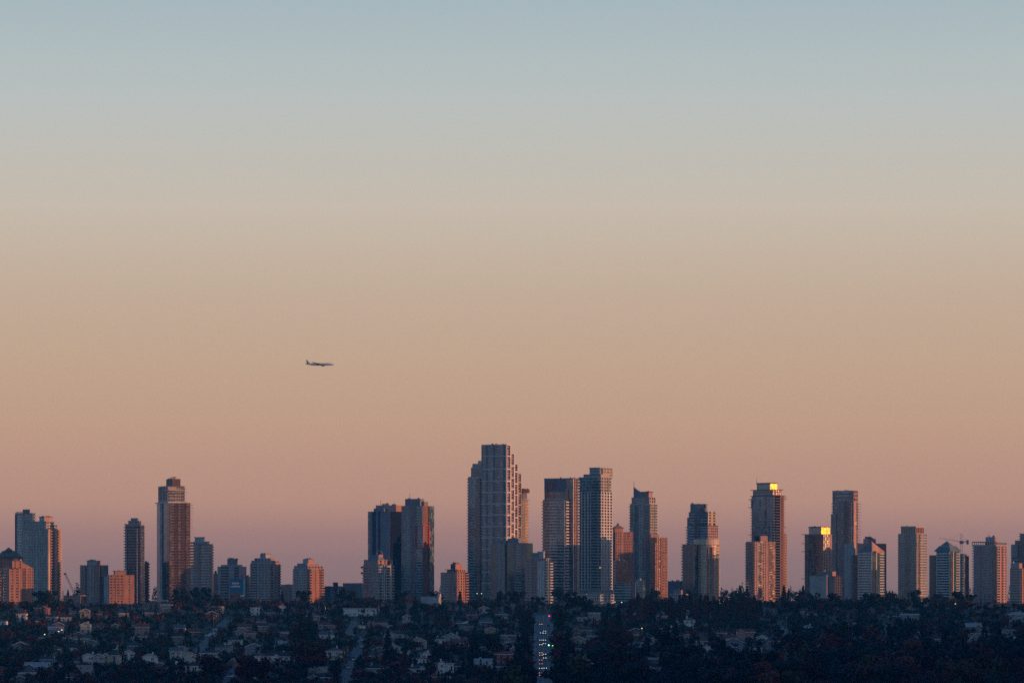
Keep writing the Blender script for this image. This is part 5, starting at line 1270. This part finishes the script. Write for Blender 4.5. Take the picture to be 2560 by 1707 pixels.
PK = [(519, 1592), (530, 1586), (538, 1577), (524, 1589.5), (906, 1604), (904, 1620), (884, 1652), (870, 1672), (1987, 1625), (1990, 1609), (575, 1694)]
PKL = ['bottom white car of the parked row below the pale balcony tower', 'third white car up the parked row below the pale balcony tower', 'topmost white car of the parked row below the pale balcony tower',
       'second white car up the parked row below the pale balcony tower', 'upper white car on the street below the slate office slab', 'second white car down the street below the slate office slab',
       'third white car down the street below the slate office slab', 'lowest white car on the street below the slate office slab', 'lower white car on the street below the yellow topped towers',
       'upper white car on the street below the yellow topped towers', 'lone white car on the short street below the grey slab']
for (px, py), lb in zip(PK, PKL): place_car(px, py, 'off', lb, 'white cars on side streets', math.radians(-25 if px < 600 else 8))

# ------------------------------------------------------------------ street furniture
def pole_proto():
    r = thing('utility_pole', None, 'pole')
    build(MB().beam((0, 0, -0.5), (0, 0, 11.5), 0.20, n=6, r2=0.14), 'post', 'house_brown', r)
    build(MB().box(-1.3, 1.3, -0.08, 0.08, 10.3, 10.5).box(-0.9, 0.9, -0.08, 0.08, 9.4, 9.55), 'crossarm', 'house_brown', r)
    build(MB().beam((0.35, 0, 8.1), (0.35, 0, 9.1), 0.28, n=8), 'transformer', 'car_silver', r)
    return r
POLES = [(462, 1605, 'left of the diagonal street'), (533, 1577, 'midway up the diagonal street'), (540, 1570, 'near the top of the diagonal street'), (895, 1598, 'left kerb of the street below the slate office slab'), (906, 1588, 'top of the street below the slate office slab'),
         (946, 1552, 'beside the pink roofed house below the arched roof tower'), (812, 1550, 'above the wide red roofed house'), (1171, 1650, 'lit orange one by the red brown house'), (1337, 1660, 'left kerb of the avenue, lower end'),
         (860, 1668, 'right of the white ridged house at the bottom'), (868, 1660, 'lower end of the street below the slate office slab'), (2000, 1600, 'beside the white hipped house on the right'), (1966, 1575, 'top of the street below the yellow topped towers'),
         (1585, 1655, 'between dark trees and the pale flat house'), (135, 1680, 'behind the long pale roof at lower left'), (2230, 1600, 'by the short street on the right'), (700, 1690, 'below the white two-storey house'), (210, 1640, 'left of the white gabled house'), (2315, 1600, 'beside the small grey gabled house'), (735, 1690, 'bottom edge, by dark trees')]
pp = pole_proto()
for i, (px, py, wh) in enumerate(POLES):
    x, y, z = on_slope(px, py)
    o = pp if i == 0 else dup(pp, (x, y, z), random.uniform(-0.6, 0.6))
    o.location = (x, y, z)
    tag(o, f"wooden utility pole, {wh}", 'pole', 'utility poles along the side streets')
def lamp_proto(mat):
    r = thing('street_lamp', None, 'lamp')
    build(MB().beam((0, 0, -0.5), (0, 0, 8.0), 0.12, n=6, r2=0.08).beam((0, 0, 7.9), (0.9, -0.2, 8.2), 0.06), 'post', 'steel_dark', r)
    build(MB().box(0.6, 1.3, -0.55, 0.0, 8.0, 8.45), 'lamp_head', mat, r)
    return r
lw, lo_ = lamp_proto('lamp_white'), lamp_proto('lamp_warm')
LAMPS = [(1551, 1532, 0, 'white lit street lamp below the low teal office block'), (1762, 1530, 0, 'white lit lamp below the round golden tower, left of a pair'), (1807, 1530, 0, 'white lit lamp below the round golden tower, right of a pair'), (1797, 1534, 0, 'lower white lit lamp below the round golden tower'),
         (1190, 1506, 0, 'left of two white lamps at the foot of the tallest tower'), (1201, 1506, 0, 'right of two white lamps at the foot of the tallest tower'), (842, 1500, 0, 'white lamp under the funnel shaped sign'),
         (143, 1610, 1, 'warm lamp left of the white red roofed house'), (151, 1606, 1, 'second warm lamp beside the white red roofed house'), (108, 1618, 1, 'low warm lamp among dark trees at the left'), (2385, 1536, 1, 'warm bright lamp among trees below the pyramid roofed office'), (1601, 1602, 1, 'orange lamp by the white hipped house below the turret tower'), (2290, 1580, 1, 'orange lamp below the long pale flat roofed house')]
fw = {0: lw, 1: lo_}; usedl = set()
for px, py, kd, lb in LAMPS:
    x, y, z = on_slope(px, py)
    if kd in usedl: o = dup(fw[kd], (x, y, z))
    else: o = fw[kd]; usedl.add(kd); o.location = (x, y, z)
    tag(o, lb, 'street lamp', 'lit street lamps')
def signal(px, py, lampm, label):
    x, y, z = on_slope(px, py + 24)
    r = thing('traffic_light', label, 'traffic light', (x, y, z), 0, 'traffic lights on the avenue')
    build(MB().beam((1.6, 0, -0.5), (1.6, 0, 6.6), 0.12, n=6), 'post', 'steel_dark', r)
    build(MB().beam((1.6, 0, 6.4), (0, 0, 6.4), 0.07), 'arm', 'steel_dark', r)
    build(MB().box(-0.28, 0.28, -0.2, 0.2, 5.3, 6.5), 'housing', 'window_dark', r)
    build(MB().beam((0, -0.34, 5.6 if lampm == 'lamp_green' else 6.2), (0, -0.18, 5.6 if lampm == 'lamp_green' else 6.2), 0.36, n=10), 'lens', lampm, r)
signal(1371.8, 1611, 'lamp_green', 'traffic light showing green over the middle of the avenue')
signal(1382.2, 1611.5, 'lamp_green', 'traffic light showing green at the right kerb of the avenue')
signal(1373, 1537, 'lamp_red', 'traffic light showing red at the top of the avenue')
for px, py, wpx, lb in ((190, 1562, 32, 'pale picket fence below the front gabled house at the left'), (580, 1652, 30, 'white garden fence between the gabled blue grey house and its lower neighbour')):
    x, y, z = on_slope(px, py)
    r = thing('garden_fence', lb, 'fence', (x, y, z)); w_ = wpx * y / F
    for zz_ in (0.4, 1.2): build(MB().box(-w_ / 2, w_ / 2, -0.05, 0.05, zz_, zz_ + 0.12), 'rail', 'house_pale grey', r)
    me = MB().box(-0.18, 0.18, -0.09, -0.051, -0.3, 1.6).mesh('slat', 'house_pale grey')
    for i in range(int(w_ / 0.45)): link('slat', me, r, (-w_ / 2 + 0.2 + i * 0.45, 0, 0))

# ------------------------------------------------------------------ airliner
plain_mat('plane_white', (0.72, 0.68, 0.66), rough=0.4)
plain_mat('plane_belly', (0.15, 0.135, 0.15), rough=0.5)
plain_mat('plane_dark', (0.06, 0.035, 0.04), rough=0.5)
plain_mat('plane_maroon', (0.10, 0.02, 0.025), rough=0.5)
DP = 5135.0
x, y, z = wpt(800, 910.5, DP)
pl = thing('airliner', 'white twin-engined airliner flying right across the clear sky', 'airliner', (x, y, z), math.radians(-6))
pl.scale = (0.5, 0.5, 0.5)
sec = [(-38.2, 0.15, 1.15), (-34, 0.9, 0.95), (-28, 1.9, 0.5), (-20, 2.8, 0.12), (-12, 3.1, 0), (22, 3.1, 0), (29, 2.9, -0.1), (33.5, 2.1, -0.45), (36, 1.1, -0.85), (36.9, 0.25, -1.1)]
def hull(lo, hi):
    q = MB(); n = 8
    A = [lo + (hi - lo) * i / n for i in range(n + 1)]
    for x_, r_, zc in sec:
        q.v += [(x_, r_ * math.cos(a), zc + r_ * math.sin(a)) for a in A]
    m = n + 1
    for i in range(len(sec) - 1):
        for j in range(n):
            q.f.append((i * m + j, (i + 1) * m + j, (i + 1) * m + j + 1, i * m + j + 1)); q.m.append(0)
    return q
o = build(hull(math.radians(-25), math.radians(205)), 'fuselage', 'plane_white', pl)
o2 = build(hull(math.radians(205), math.radians(335)), 'belly', 'plane_belly', pl)
for p_ in list(o.data.polygons) + list(o2.data.polygons): p_.use_smooth = True
def wing(s_):
    rt, tp, th = [(9.5, -1.2), (-4.5, -1.2)], [(-14.5, 4.0), (-17.5, 4.0)], 0.55
    ym, yt_ = 2.6 * s_, 31.5 * s_
    v = [(9.5, ym, -1.6), (-4.5, ym, -1.6), (9.5, ym, -0.5), (-4.5, ym, -0.7), (-14.5, yt_, 3.9), (-17.6, yt_, 3.9), (-14.5, yt_, 4.15), (-17.6, yt_, 4.1)]
    return MB().add(v, [(0, 4, 5, 1), (2, 3, 7, 6), (0, 2, 6, 4), (1, 5, 7, 3), (4, 6, 7, 5), (0, 1, 3, 2)])
for s_ in (-1, 1):
    build(wing(s_), 'wing', 'plane_dark', pl)
    ty = 9.6 * s_
    e_ = build(MB().beam((10.5, ty, -3.1), (5.0, ty, -3.0), 1.75, n=14, r2=1.55).beam((5.0, ty, -3.0), (2.2, ty, -2.8), 1.5, n=14, r2=0.8), 'engine', 'plane_dark', pl)
    build(MB().box(2.5, 8.0, ty - 0.3, ty + 0.3, -1.8, -0.6), 'pylon', 'plane_white', e_)
    v = [(-28.5, 0.8 * s_, 0.8), (-34.5, 0.8 * s_, 0.9), (-28.5, 0.8 * s_, 1.1), (-34.5, 0.8 * s_, 1.1), (-35.0, 10.6 * s_, 1.9), (-37.6, 10.6 * s_, 1.9), (-35, 10.6 * s_, 2.05), (-37.6, 10.6 * s_, 2.05)]
    build(MB().add(v, [(0, 4, 5, 1), (2, 3, 7, 6), (0, 2, 6, 4), (1, 5, 7, 3), (4, 6, 7, 5), (0, 1, 3, 2)]), 'tailplane', 'plane_dark', pl)
def fin(x0, x1, x2, x3, z0, z1, w):
    return MB().add([(x0, -w, z0), (x1, -w, z0), (x2, -w * 0.5, z1), (x3, -w * 0.5, z1), (x0, w, z0), (x1, w, z0), (x2, w * 0.5, z1), (x3, w * 0.5, z1)],
                    [(0, 1, 2, 3), (7, 6, 5, 4), (1, 5, 6, 2), (3, 2, 6, 7), (0, 3, 7, 4), (0, 4, 5, 1)])
build(fin(-32.5, -24.0, -33.8, -36.0, 1.9, 11.6, 0.35), 'tail_fin', 'plane_white', pl)
build(fin(-33.6, -30.5, -34.6, -36.4, 1.7, 11.7, 0.42), 'rudder', 'plane_maroon', pl)
q = MB()
for i in range(44): q.box(-24 + i * 1.15, -23.6 + i * 1.15, -3.14, -2.9, 0.45, 0.95)
tag(build(q, 'window_row', 'plane_belly', pl), kind='stuff')
# ------------------------------------------------------------------ trees
def leaf_mat(name, rgb, var=0.45):
    m, t, b = new_mat(name)
    co = nd(t, 'ShaderNodeTexCoord')
    n1 = nd(t, 'ShaderNodeTexNoise'); n1.inputs['Scale'].default_value = 0.55; n1.inputs['Detail'].default_value = 3.0
    t.links.new(co.outputs['Object'], n1.inputs['Vector'])
    oi = nd(t, 'ShaderNodeObjectInfo')
    r = nd(t, 'ShaderNodeMapRange'); r.inputs[1].default_value = 0.3; r.inputs[2].default_value = 0.7
    r.inputs[3].default_value = 1 - var; r.inputs[4].default_value = 1 + var
    t.links.new(n1.outputs['Fac'], r.inputs[0])
    r2 = nd(t, 'ShaderNodeMapRange'); r2.inputs[3].default_value = 0.4; r2.inputs[4].default_value = 1.7
    t.links.new(oi.outputs['Random'], r2.inputs[0])
    mu = nd(t, 'ShaderNodeMath', operation='MULTIPLY'); t.links.new(r.outputs[0], mu.inputs[0]); t.links.new(r2.outputs[0], mu.inputs[1])
    mm = nd(t, 'ShaderNodeVectorMath', operation='SCALE'); mm.inputs[0].default_value = rgb
    t.links.new(mu.outputs[0], mm.inputs['Scale'])
    t.links.new(mm.outputs[0], b.inputs['Base Color'])
    b.inputs['Roughness'].default_value = 0.8
    b.inputs['Specular IOR Level'].default_value = 0.15
    M[name] = m
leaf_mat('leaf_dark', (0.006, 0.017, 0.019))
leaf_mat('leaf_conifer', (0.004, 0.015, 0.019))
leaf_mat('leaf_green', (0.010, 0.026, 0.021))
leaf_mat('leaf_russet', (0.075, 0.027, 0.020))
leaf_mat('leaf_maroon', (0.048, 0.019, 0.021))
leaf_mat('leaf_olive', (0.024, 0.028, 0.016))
wall_mat('bark', (0.05, 0.038, 0.032), rough=0.95, var=0.3, scale=1.5)

def quads(P, Nn, S, asp=1.0):
    """leaf sprays: one small bent quad per point"""
    n = len(P)
    Nn = Nn / np.linalg.norm(Nn, axis=1, keepdims=True)
    a = rng.normal(size=(n, 3)); t1 = np.cross(Nn, a); t1 /= np.linalg.norm(t1, axis=1, keepdims=True)
    t2 = np.cross(Nn, t1)
    S = S[:, None]
    V = np.stack([P - t1 * S - t2 * S * asp * .6, P + t1 * S * .7 - t2 * S * asp, P + t1 * S + t2 * S * asp * .7, P - t1 * S * .6 + t2 * S * asp], axis=1).reshape(-1, 3)
    return V
def crown_points(kind, n):
    if kind == 'round':
        k_ = rng.integers(6, 10)
        C = np.column_stack([rng.normal(0, 2.0, k_), rng.normal(0, 2.0, k_), rng.uniform(4.0, 9.0, k_)])
        R = rng.uniform(1.4, 2.5, k_)
        i = rng.integers(0, k_, n)
        d = rng.normal(size=(n, 3)); d /= np.linalg.norm(d, axis=1, keepdims=True)
        P = C[i] + d * (R[i] * rng.uniform(0.65, 1.05, n))[:, None] * np.array([1.05, 1.05, 0.85])
        return P, d + rng.normal(0, .5, (n, 3)), rng.uniform(0.22, 0.48, n)
    if kind == 'conifer':
        t = rng.random(n) ** 0.65          # 1 at base
        h = 13.5 * (1 - t) + 1.2
        lay = np.abs(np.sin(h * 2.6)) * 0.35 + 0.75
        r = (0.15 + 3.1 * t) * lay * rng.uniform(0.55, 1.05, n)
        a = rng.uniform(0, 2 * np.pi, n)
        r *= 1 + 0.22 * np.sin(a * 5 + h)
        P = np.column_stack([r * np.cos(a), r * np.sin(a), h - r * 0.25])
        Nn = np.column_stack([np.cos(a) * .5, np.sin(a) * .5, np.ones(n)]) + rng.normal(0, .4, (n, 3))
        return P, Nn, rng.uniform(0.18, 0.42, n)
    if kind == 'poplar':
        t = rng.random(n)
        h = 1.5 + 14.5 * t
        r = 1.75 * np.sin(np.pi * (0.12 + 0.85 * t)) ** 0.7 * rng.uniform(0.5, 1.1, n)
        a = rng.uniform(0, 2 * np.pi, n)
        P = np.column_stack([r * np.cos(a), r * np.sin(a), h])
        Nn = np.column_stack([np.cos(a), np.sin(a), rng.normal(0.2, .4, n)]) + rng.normal(0, .3, (n, 3))
        return P, Nn, rng.uniform(0.18, 0.40, n)
    # bush
    d = rng.normal(size=(n, 3)); d /= np.linalg.norm(d, axis=1, keepdims=True); d[:, 2] = np.abs(d[:, 2])
    P = d * rng.uniform(0.6, 1.1, n)[:, None] * np.array([2.2, 2.0, 2.4]); P[:, 2] += 0.2
    return P, d + rng.normal(0, .5, (n, 3)), rng.uniform(0.2, 0.4, n)
def crown_mesh(kind, mat, n=520, boost=1.0):
    P, Nn, S = crown_points(kind, n)
    V = quads(P, Nn, S * boost)
    me = bpy.data.meshes.new('crown')
    me.from_pydata(V.tolist(), [], np.arange(len(V)).reshape(-1, 4).tolist())
    me.materials.append(M[mat]); me.update()
    return me
def trunk_mb(kind):
    q = MB()
    if kind == 'conifer': q.beam((0, 0, -1.5), (0, 0, 13.5), 0.26, n=6, r2=0.05)
    elif kind == 'poplar':
        q.beam((0, 0, -1.5), (0, 0, 14), 0.25, n=6, r2=0.05)
    elif kind == 'bush': q.beam((0, 0, -0.8), (0.2, 0, 1.6), 0.1, n=5)
    else:
        q.beam((0, 0, -1.5), (0.1, 0, 4.2), 0.34, n=7, r2=0.22)
        for i in range(5):
            a = i * 1.3 + random.random(); q.beam((0.1, 0, 3.2 + 0.25 * i), (2.0 * math.cos(a), 2.0 * math.sin(a), 6.4 + 0.4 * i), 0.16, n=5, r2=0.05)
    return q
KIND = {'dark broadleaf': ('round', 'leaf_dark'), 'green broadleaf': ('round', 'leaf_green'), 'russet broadleaf': ('round', 'leaf_russet'), 'maroon broadleaf': ('round', 'leaf_maroon'),
        'olive broadleaf': ('round', 'leaf_olive'), 'dark conifer': ('conifer', 'leaf_conifer'), 'russet poplar': ('poplar', 'leaf_russet'), 'maroon poplar': ('poplar', 'leaf_maroon'), 'green bush': ('bush', 'leaf_green')}
PROT = {}
for kn, (sh, mt) in KIND.items():
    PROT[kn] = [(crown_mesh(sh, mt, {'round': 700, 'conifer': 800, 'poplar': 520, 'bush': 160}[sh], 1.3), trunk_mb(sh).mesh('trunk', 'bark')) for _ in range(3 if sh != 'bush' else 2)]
NAME = {'round': 'broadleaf_tree', 'conifer': 'conifer_tree', 'poplar': 'poplar_tree', 'bush': 'bush'}
TREES = []
def tree(kn, px, py, sc, place=None):
    if place: x, y, z = place
    else: x, y, z = on_slope(px, py)
    sh = KIND[kn][0]
    r = thing(NAME[sh], None, 'bush' if sh == 'bush' else 'tree', (x, y, z), random.uniform(0, 6.28))
    r.scale = (sc * random.uniform(0.9, 1.15), sc * random.uniform(0.9, 1.15), sc)
    cm, tm = random.choice(PROT[kn])
    link('crown', cm, r); link('trunk', tm, r)
    land = landmark(px)
    r['group'] = f"{kn}{' trees' if 'broadleaf' in kn else 'es' if 'bush' in kn else 's'} below the {land}"
    TREES.append((px, py, r, kn, land))
random.seed(5)
def pick(px, py):
    r_ = random.random()
    if px > 1900 and py > 1560: return 'maroon broadleaf' if r_ < .38 else 'russet broadleaf' if r_ < .55 else 'dark broadleaf' if r_ < .85 else 'olive broadleaf'
    if py > 1670: return 'dark broadleaf' if r_ < .45 else 'olive broadleaf' if r_ < .65 else 'maroon broadleaf' if r_ < .8 else 'dark conifer'
    return 'dark broadleaf' if r_ < .38 else 'dark conifer' if r_ < .62 else 'green broadleaf' if r_ < .74 else 'maroon broadleaf' if r_ < .88 else 'russet broadleaf'
HB = [(h['px'], h['py'], h['wpx'], i < len(HL)) for i, h in enumerate(HOUSES)]
def blocks(px, py, sc):
    """would a tree here stand in front of a house that the photograph shows?"""
    top = py - 34 * sc; wd = 11 * sc
    for hx, hy, hw, meas in HB:
        if abs(px - hx) < hw * (0.5 if meas else 0.4) + wd * 0.5:
            if py > hy + 4 and top < hy + (3 if meas else -7): return True
            if abs(py - hy - 4) < 5 and meas: return True
    return False
SPEC = []          # trees picked out in the photograph: kind, px, foot row, size
for px, py, s_ in ((2395, 1506, 1.5), (2345, 1500, 1.1), (2226, 1500, 1.1), (2428, 1500, 1.0), (1345, 1512, 1.15), (1638, 1503, 1.5), (1630, 1506, 1.3), (1150, 1505, 1.05), (1088, 1494, 1.2), (1096, 1500, 1.0),
                   (1835, 1505, 1.3), (1850, 1506, 1.5), (1868, 1504, 1.4), (1960, 1506, 1.5), (1972, 1508, 1.3), (2000, 1506, 1.2), (2008, 1500, 1.4), (170, 1494, 1.0), (193, 1496, 1.0), (105, 1508, 1.5), (120, 1510, 1.7), (705, 1478, 0.9)):
    SPEC.append(('dark conifer' if random.random() < 0.6 else 'dark broadleaf', px, py + 8, s_ * 0.8))
for px, py, s_ in ((1450, 1520, 1.1), (1435, 1526, 1.2), (1470, 1535, 1.2), (460, 1512, 1.4), (490, 1500, 1.3), (520, 1502, 1.2), (2180, 1520, 1.3), (2290, 1510, 1.3), (1400, 1508, 1.4), (1420, 1512, 1.2), (2040, 1520, 1.3), (2080, 1516, 1.2),
                   (860, 1508, 1.3), (880, 1510, 1.2), (760, 1512, 1.3), (1000, 1512, 1.3), (1250, 1512, 1.2), (1290, 1514, 1.3)):
    SPEC.append(('dark broadleaf', px, py + 4, s_))
for i in range(34):
    px = 1572 + i * 9.5 + random.uniform(-4, 4)
    if 1640 < px < 1668: px += 14
    SPEC.append((random.choice(('maroon poplar', 'maroon poplar', 'russet poplar')), px, 1556 + random.uniform(-10, 6), random.uniform(0.85, 1.25)))
for px, py, s_ in ((1545, 1625, 1.9), (1535, 1650, 2.0), (1560, 1660, 1.6), (1525, 1600, 1.4), (1316, 1600, 1.4), (1312, 1640, 1.5), (1402, 1600, 1.4), (1406, 1640, 1.5), (1402, 1570, 1.4), (1316, 1570, 1.3), (1418, 1690, 1.7), (1296, 1690, 1.6),
                   (755, 1650, 1.9), (768, 1690, 2.1), (748, 1620, 1.7), (775, 1620, 1.6), (1185, 1655, 1.4), (650, 1715, 1.5), (1220, 1640, 1.4), (620, 1710, 1.6), (1665, 1640, 1.7), (1690, 1650, 1.6), (530, 1700, 1.5), (970, 1655, 1.4)):
    SPEC.append((random.choice(('dark broadleaf', 'dark conifer', 'maroon broadleaf')), px, py, s_))
for kn, px, py, s_ in SPEC:
    if near_road(px, py, -6): continue
    tree(kn, px, py, s_)
# the rest of the trees that can be told apart, nearest rows first
cand = []
for _ in range(30000):
    px, py = random.uniform(-20, 2580), random.uniform(1540, 1760)
    if near_road(px, py, 2): continue
    dens = 1.0 if (px > 1900 and py > 1600) or (px > 1400 and py > 1660) or (py > 1705 and px > 1290) else 0.45
    if random.random() > dens: continue
    sc = random.uniform(0.45, 0.9) if dens < 1 else random.uniform(1.1, 2.0)
    if px < 1290: sc = min(sc, 0.8 if py < 1715 else 0.62)
    if blocks(px, py, sc): continue
    if abs(px - 1357) < 24 + 11 * sc and py > 1540: continue
    if near_road(px, py - 10 * sc, -7) or near_road(px, py - 24 * sc, -8): continue
    big = 1.9 if sc > 1.05 else 1.0
    if any(abs(px - a) < 13 * big and abs(py - b) < 5.5 * big for a, b, _s in cand): continue
    cand.append((px, py, sc))
cand.sort(key=lambda c: -c[1] - 60 * c[2])
lim = 300 - len(TREES)
step = max(1.0, len(cand) / lim)
# the larger, nearer ones are individuals; the small ones up the slope join the wooded mass
ind = cand[:lim]; rest = cand[lim:]
for px, py, sc in ind: tree(pick(px, py), px, py, sc)
for px, py in ((225, 1664), (300, 1668), (470, 1662), (640, 1644), (1115, 1686), (840, 1654), (500, 1700), (610, 1590), (360, 1602), (1445, 1612), (1840, 1634), (1270, 1664)):
    tree('green bush', px + random.uniform(-16, 16), py + 4, random.uniform(0.8, 1.2))

def label_trees():
    by = {}
    for px, py, r, kn, land in TREES: by.setdefault((kn, land), []).append((px, py, r))
    ORDT = ['leftmost', 'second', 'third', 'fourth', 'fifth', 'sixth', 'seventh', 'eighth', 'ninth', 'tenth', 'eleventh', 'twelfth', 'thirteenth', 'fourteenth', 'fifteenth', 'sixteenth']
    for (kn, land), L_ in by.items():
        L_.sort(key=lambda a: a[0]); n = len(L_)
        w = kn + (' tree' if 'broadleaf' in kn else '')
        for i, (px, py, r) in enumerate(L_):
            if n == 1: r['label'] = f"lone {w} on the slope below the {land}"
            else:
                o = 'leftmost' if i == 0 else 'rightmost' if i == n - 1 else ORDT[min(i, 15)] + ' from the left'
                r['label'] = f"{w}, {o} below the {land}"
label_trees()

def mass(name, items, mats, n):
    """many small trees that read as one wood, in one mesh"""
    Vs, mi = [], []
    for x, y, z, sh, m_, sc in items:
        P, Nn, S = crown_points(sh, n)
        P = P * sc; P[:, 2] += rng.uniform(-0.5, 0.5)
        a = rng.uniform(0, 6.28); c_, s_ = math.cos(a), math.sin(a)
        P = P @ np.array([[c_, s_, 0], [-s_, c_, 0], [0, 0, 1]])
        V = quads(P, Nn, S * sc * 1.7) + np.array([x, y, z])
        Vs.append(V); mi += [m_] * n
    V = np.concatenate(Vs)
    me = bpy.data.meshes.new(name)
    me.from_pydata(V.tolist(), [], np.arange(len(V)).reshape(-1, 4).tolist())
    for m_ in mats: me.materials.append(M[m_])
    me.polygons.foreach_set('material_index', np.array(mi, dtype=np.int32))
    me.update()
    return tag(link(name, me), kind='stuff')
TL = [(-40, 1503), (80, 1502), (100, 1488), (165, 1492), (200, 1508), (330, 1508), (345, 1508), (425, 1508), (440, 1474), (535, 1474), (560, 1496), (700, 1498), (760, 1500), (880, 1498), (910, 1492), (1000, 1490), (1045, 1494), (1056, 1508),
      (1100, 1508), (1115, 1503), (1170, 1504), (1180, 1494), (1380, 1503), (1400, 1508), (1430, 1508), (1545, 1508), (1600, 1490), (1665, 1492), (1676, 1506), (1718, 1506), (1740, 1500), (1800, 1500), (1812, 1476), (1868, 1476), (1885, 1500), (1940, 1500),
      (1960, 1480), (2015, 1482), (2030, 1494), (2150, 1494), (2195, 1482), (2240, 1480), (2250, 1490), (2420, 1490), (2435, 1506), (2600, 1508)]
TLX, TLY = [a for a, b in TL], [b for a, b in TL]
def under_line(x, y, z, sh, sc):
    """shrink a tree so that it does not stand higher than the wooded skyline of the photograph"""
    H = 14.0 if sh == 'conifer' else 10.6
    cap = float(np.interp(1280 + x / y * F, TLX, TLY)) + random.uniform(-3, 7)
    return min(sc, ((HY - cap) * y / F + HC - z) / H)
MATS = ['leaf_dark', 'leaf_conifer', 'leaf_green', 'leaf_maroon', 'leaf_russet']
items = []
for px, py, sc in rest:
    x, y, z = on_slope(px, py)
    m_ = random.choices(range(5), (4, 3, 2, 2, 1))[0]
    items.append((x, y, z, 'conifer' if m_ == 1 else 'round', m_, sc))
for _ in range(620):          # the slope goes on, wooded, on both sides of the frame
    y = random.uniform(2080, 2980); x = random.choice((-1, 1)) * random.uniform(0.131, 0.21) * y
    m_ = random.choices(range(5), (4, 3, 1, 2, 1))[0]
    items.append((x, y, ground(x, y), 'conifer' if m_ == 1 else 'round', m_, random.uniform(0.6, 1.2)))
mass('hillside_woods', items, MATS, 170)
items = []
for _ in range(2100):
    y = random.uniform(2960, 3440); x = random.uniform(-0.2, 0.2) * y
    px = 1280 + x / y * F
    if 1342 < px < 1376 and y < 2985: continue
    m_ = random.choices(range(5), (5, 4, 1, 2, 0.6))[0]
    sh = 'conifer' if m_ == 1 else 'round'
    sc = under_line(x, y, ground(x, y), sh, random.uniform(0.45, 0.95))
    if sc > 0.2: items.append((x, y, ground(x, y), sh, m_, sc))
mass('ridge_woods', items, MATS, 150)
items = []
for _ in range(420):
    y = random.uniform(3900, 4300); x = random.uniform(-0.14, 0.14) * y
    m_ = random.choices(range(5), (5, 5, 1, 1, 0))[0]
    items.append((x, y, ground(x, y), 'conifer' if m_ == 1 else 'round', m_, random.uniform(0.7, 1.3)))
mass('far_woods', items, MATS, 110)

# low ground cover between the houses: shrubs and rough grass
n = 9000
yy = rng.uniform(2080, 3000, n); xx = rng.uniform(-0.135, 0.135, n) * yy
P = np.array([(x, y, ground(x, y) + 0.5) for x, y in zip(xx, yy)])
keep = np.array([not near_road(1280 + x / y * F, HY - (z - 0.5 - HC) / y * F, -5) for x, y, z in P])
P = P[keep]; n = len(P)
P = np.repeat(P, 4, axis=0) + rng.normal(0, 0.9, (4 * n, 3)) * np.array([1, 1, 0.35])
V = quads(P, rng.normal(size=(len(P), 3)) + np.array([0, -.3, .8]), rng.uniform(0.35, 0.8, len(P)))
me = bpy.data.meshes.new('shrubbery')
me.from_pydata(V.tolist(), [], np.arange(len(V)).reshape(-1, 4).tolist())
for m_ in ('leaf_green', 'leaf_dark', 'leaf_olive'): me.materials.append(M[m_])
me.polygons.foreach_set('material_index', np.repeat(rng.integers(0, 3, n), 4).astype(np.int32))
me.update(); tag(link('shrubbery', me), kind='stuff')

# ------------------------------------------------------------------ the air between
HAZE_ON = True
if HAZE_ON:
    hz, t, b = new_mat('haze_air')
    t.nodes.remove(b)
    pv = nd(t, 'ShaderNodeVolumePrincipled')
    pv.inputs['Color'].default_value = (0.06, 0.42, 0.94, 1)
    pv.inputs['Density'].default_value = 2.8e-5
    pv.inputs['Anisotropy'].default_value = 0.0
    t.links.new(pv.outputs[0], t.nodes['Material Output'].inputs['Volume'])
    hb = MB().box(-3600, 4600, -3100, 7100, HC - 73, HC + 320)
    ho = link('haze', hb.mesh('haze', hz))
    tag(ho, kind='stuff')
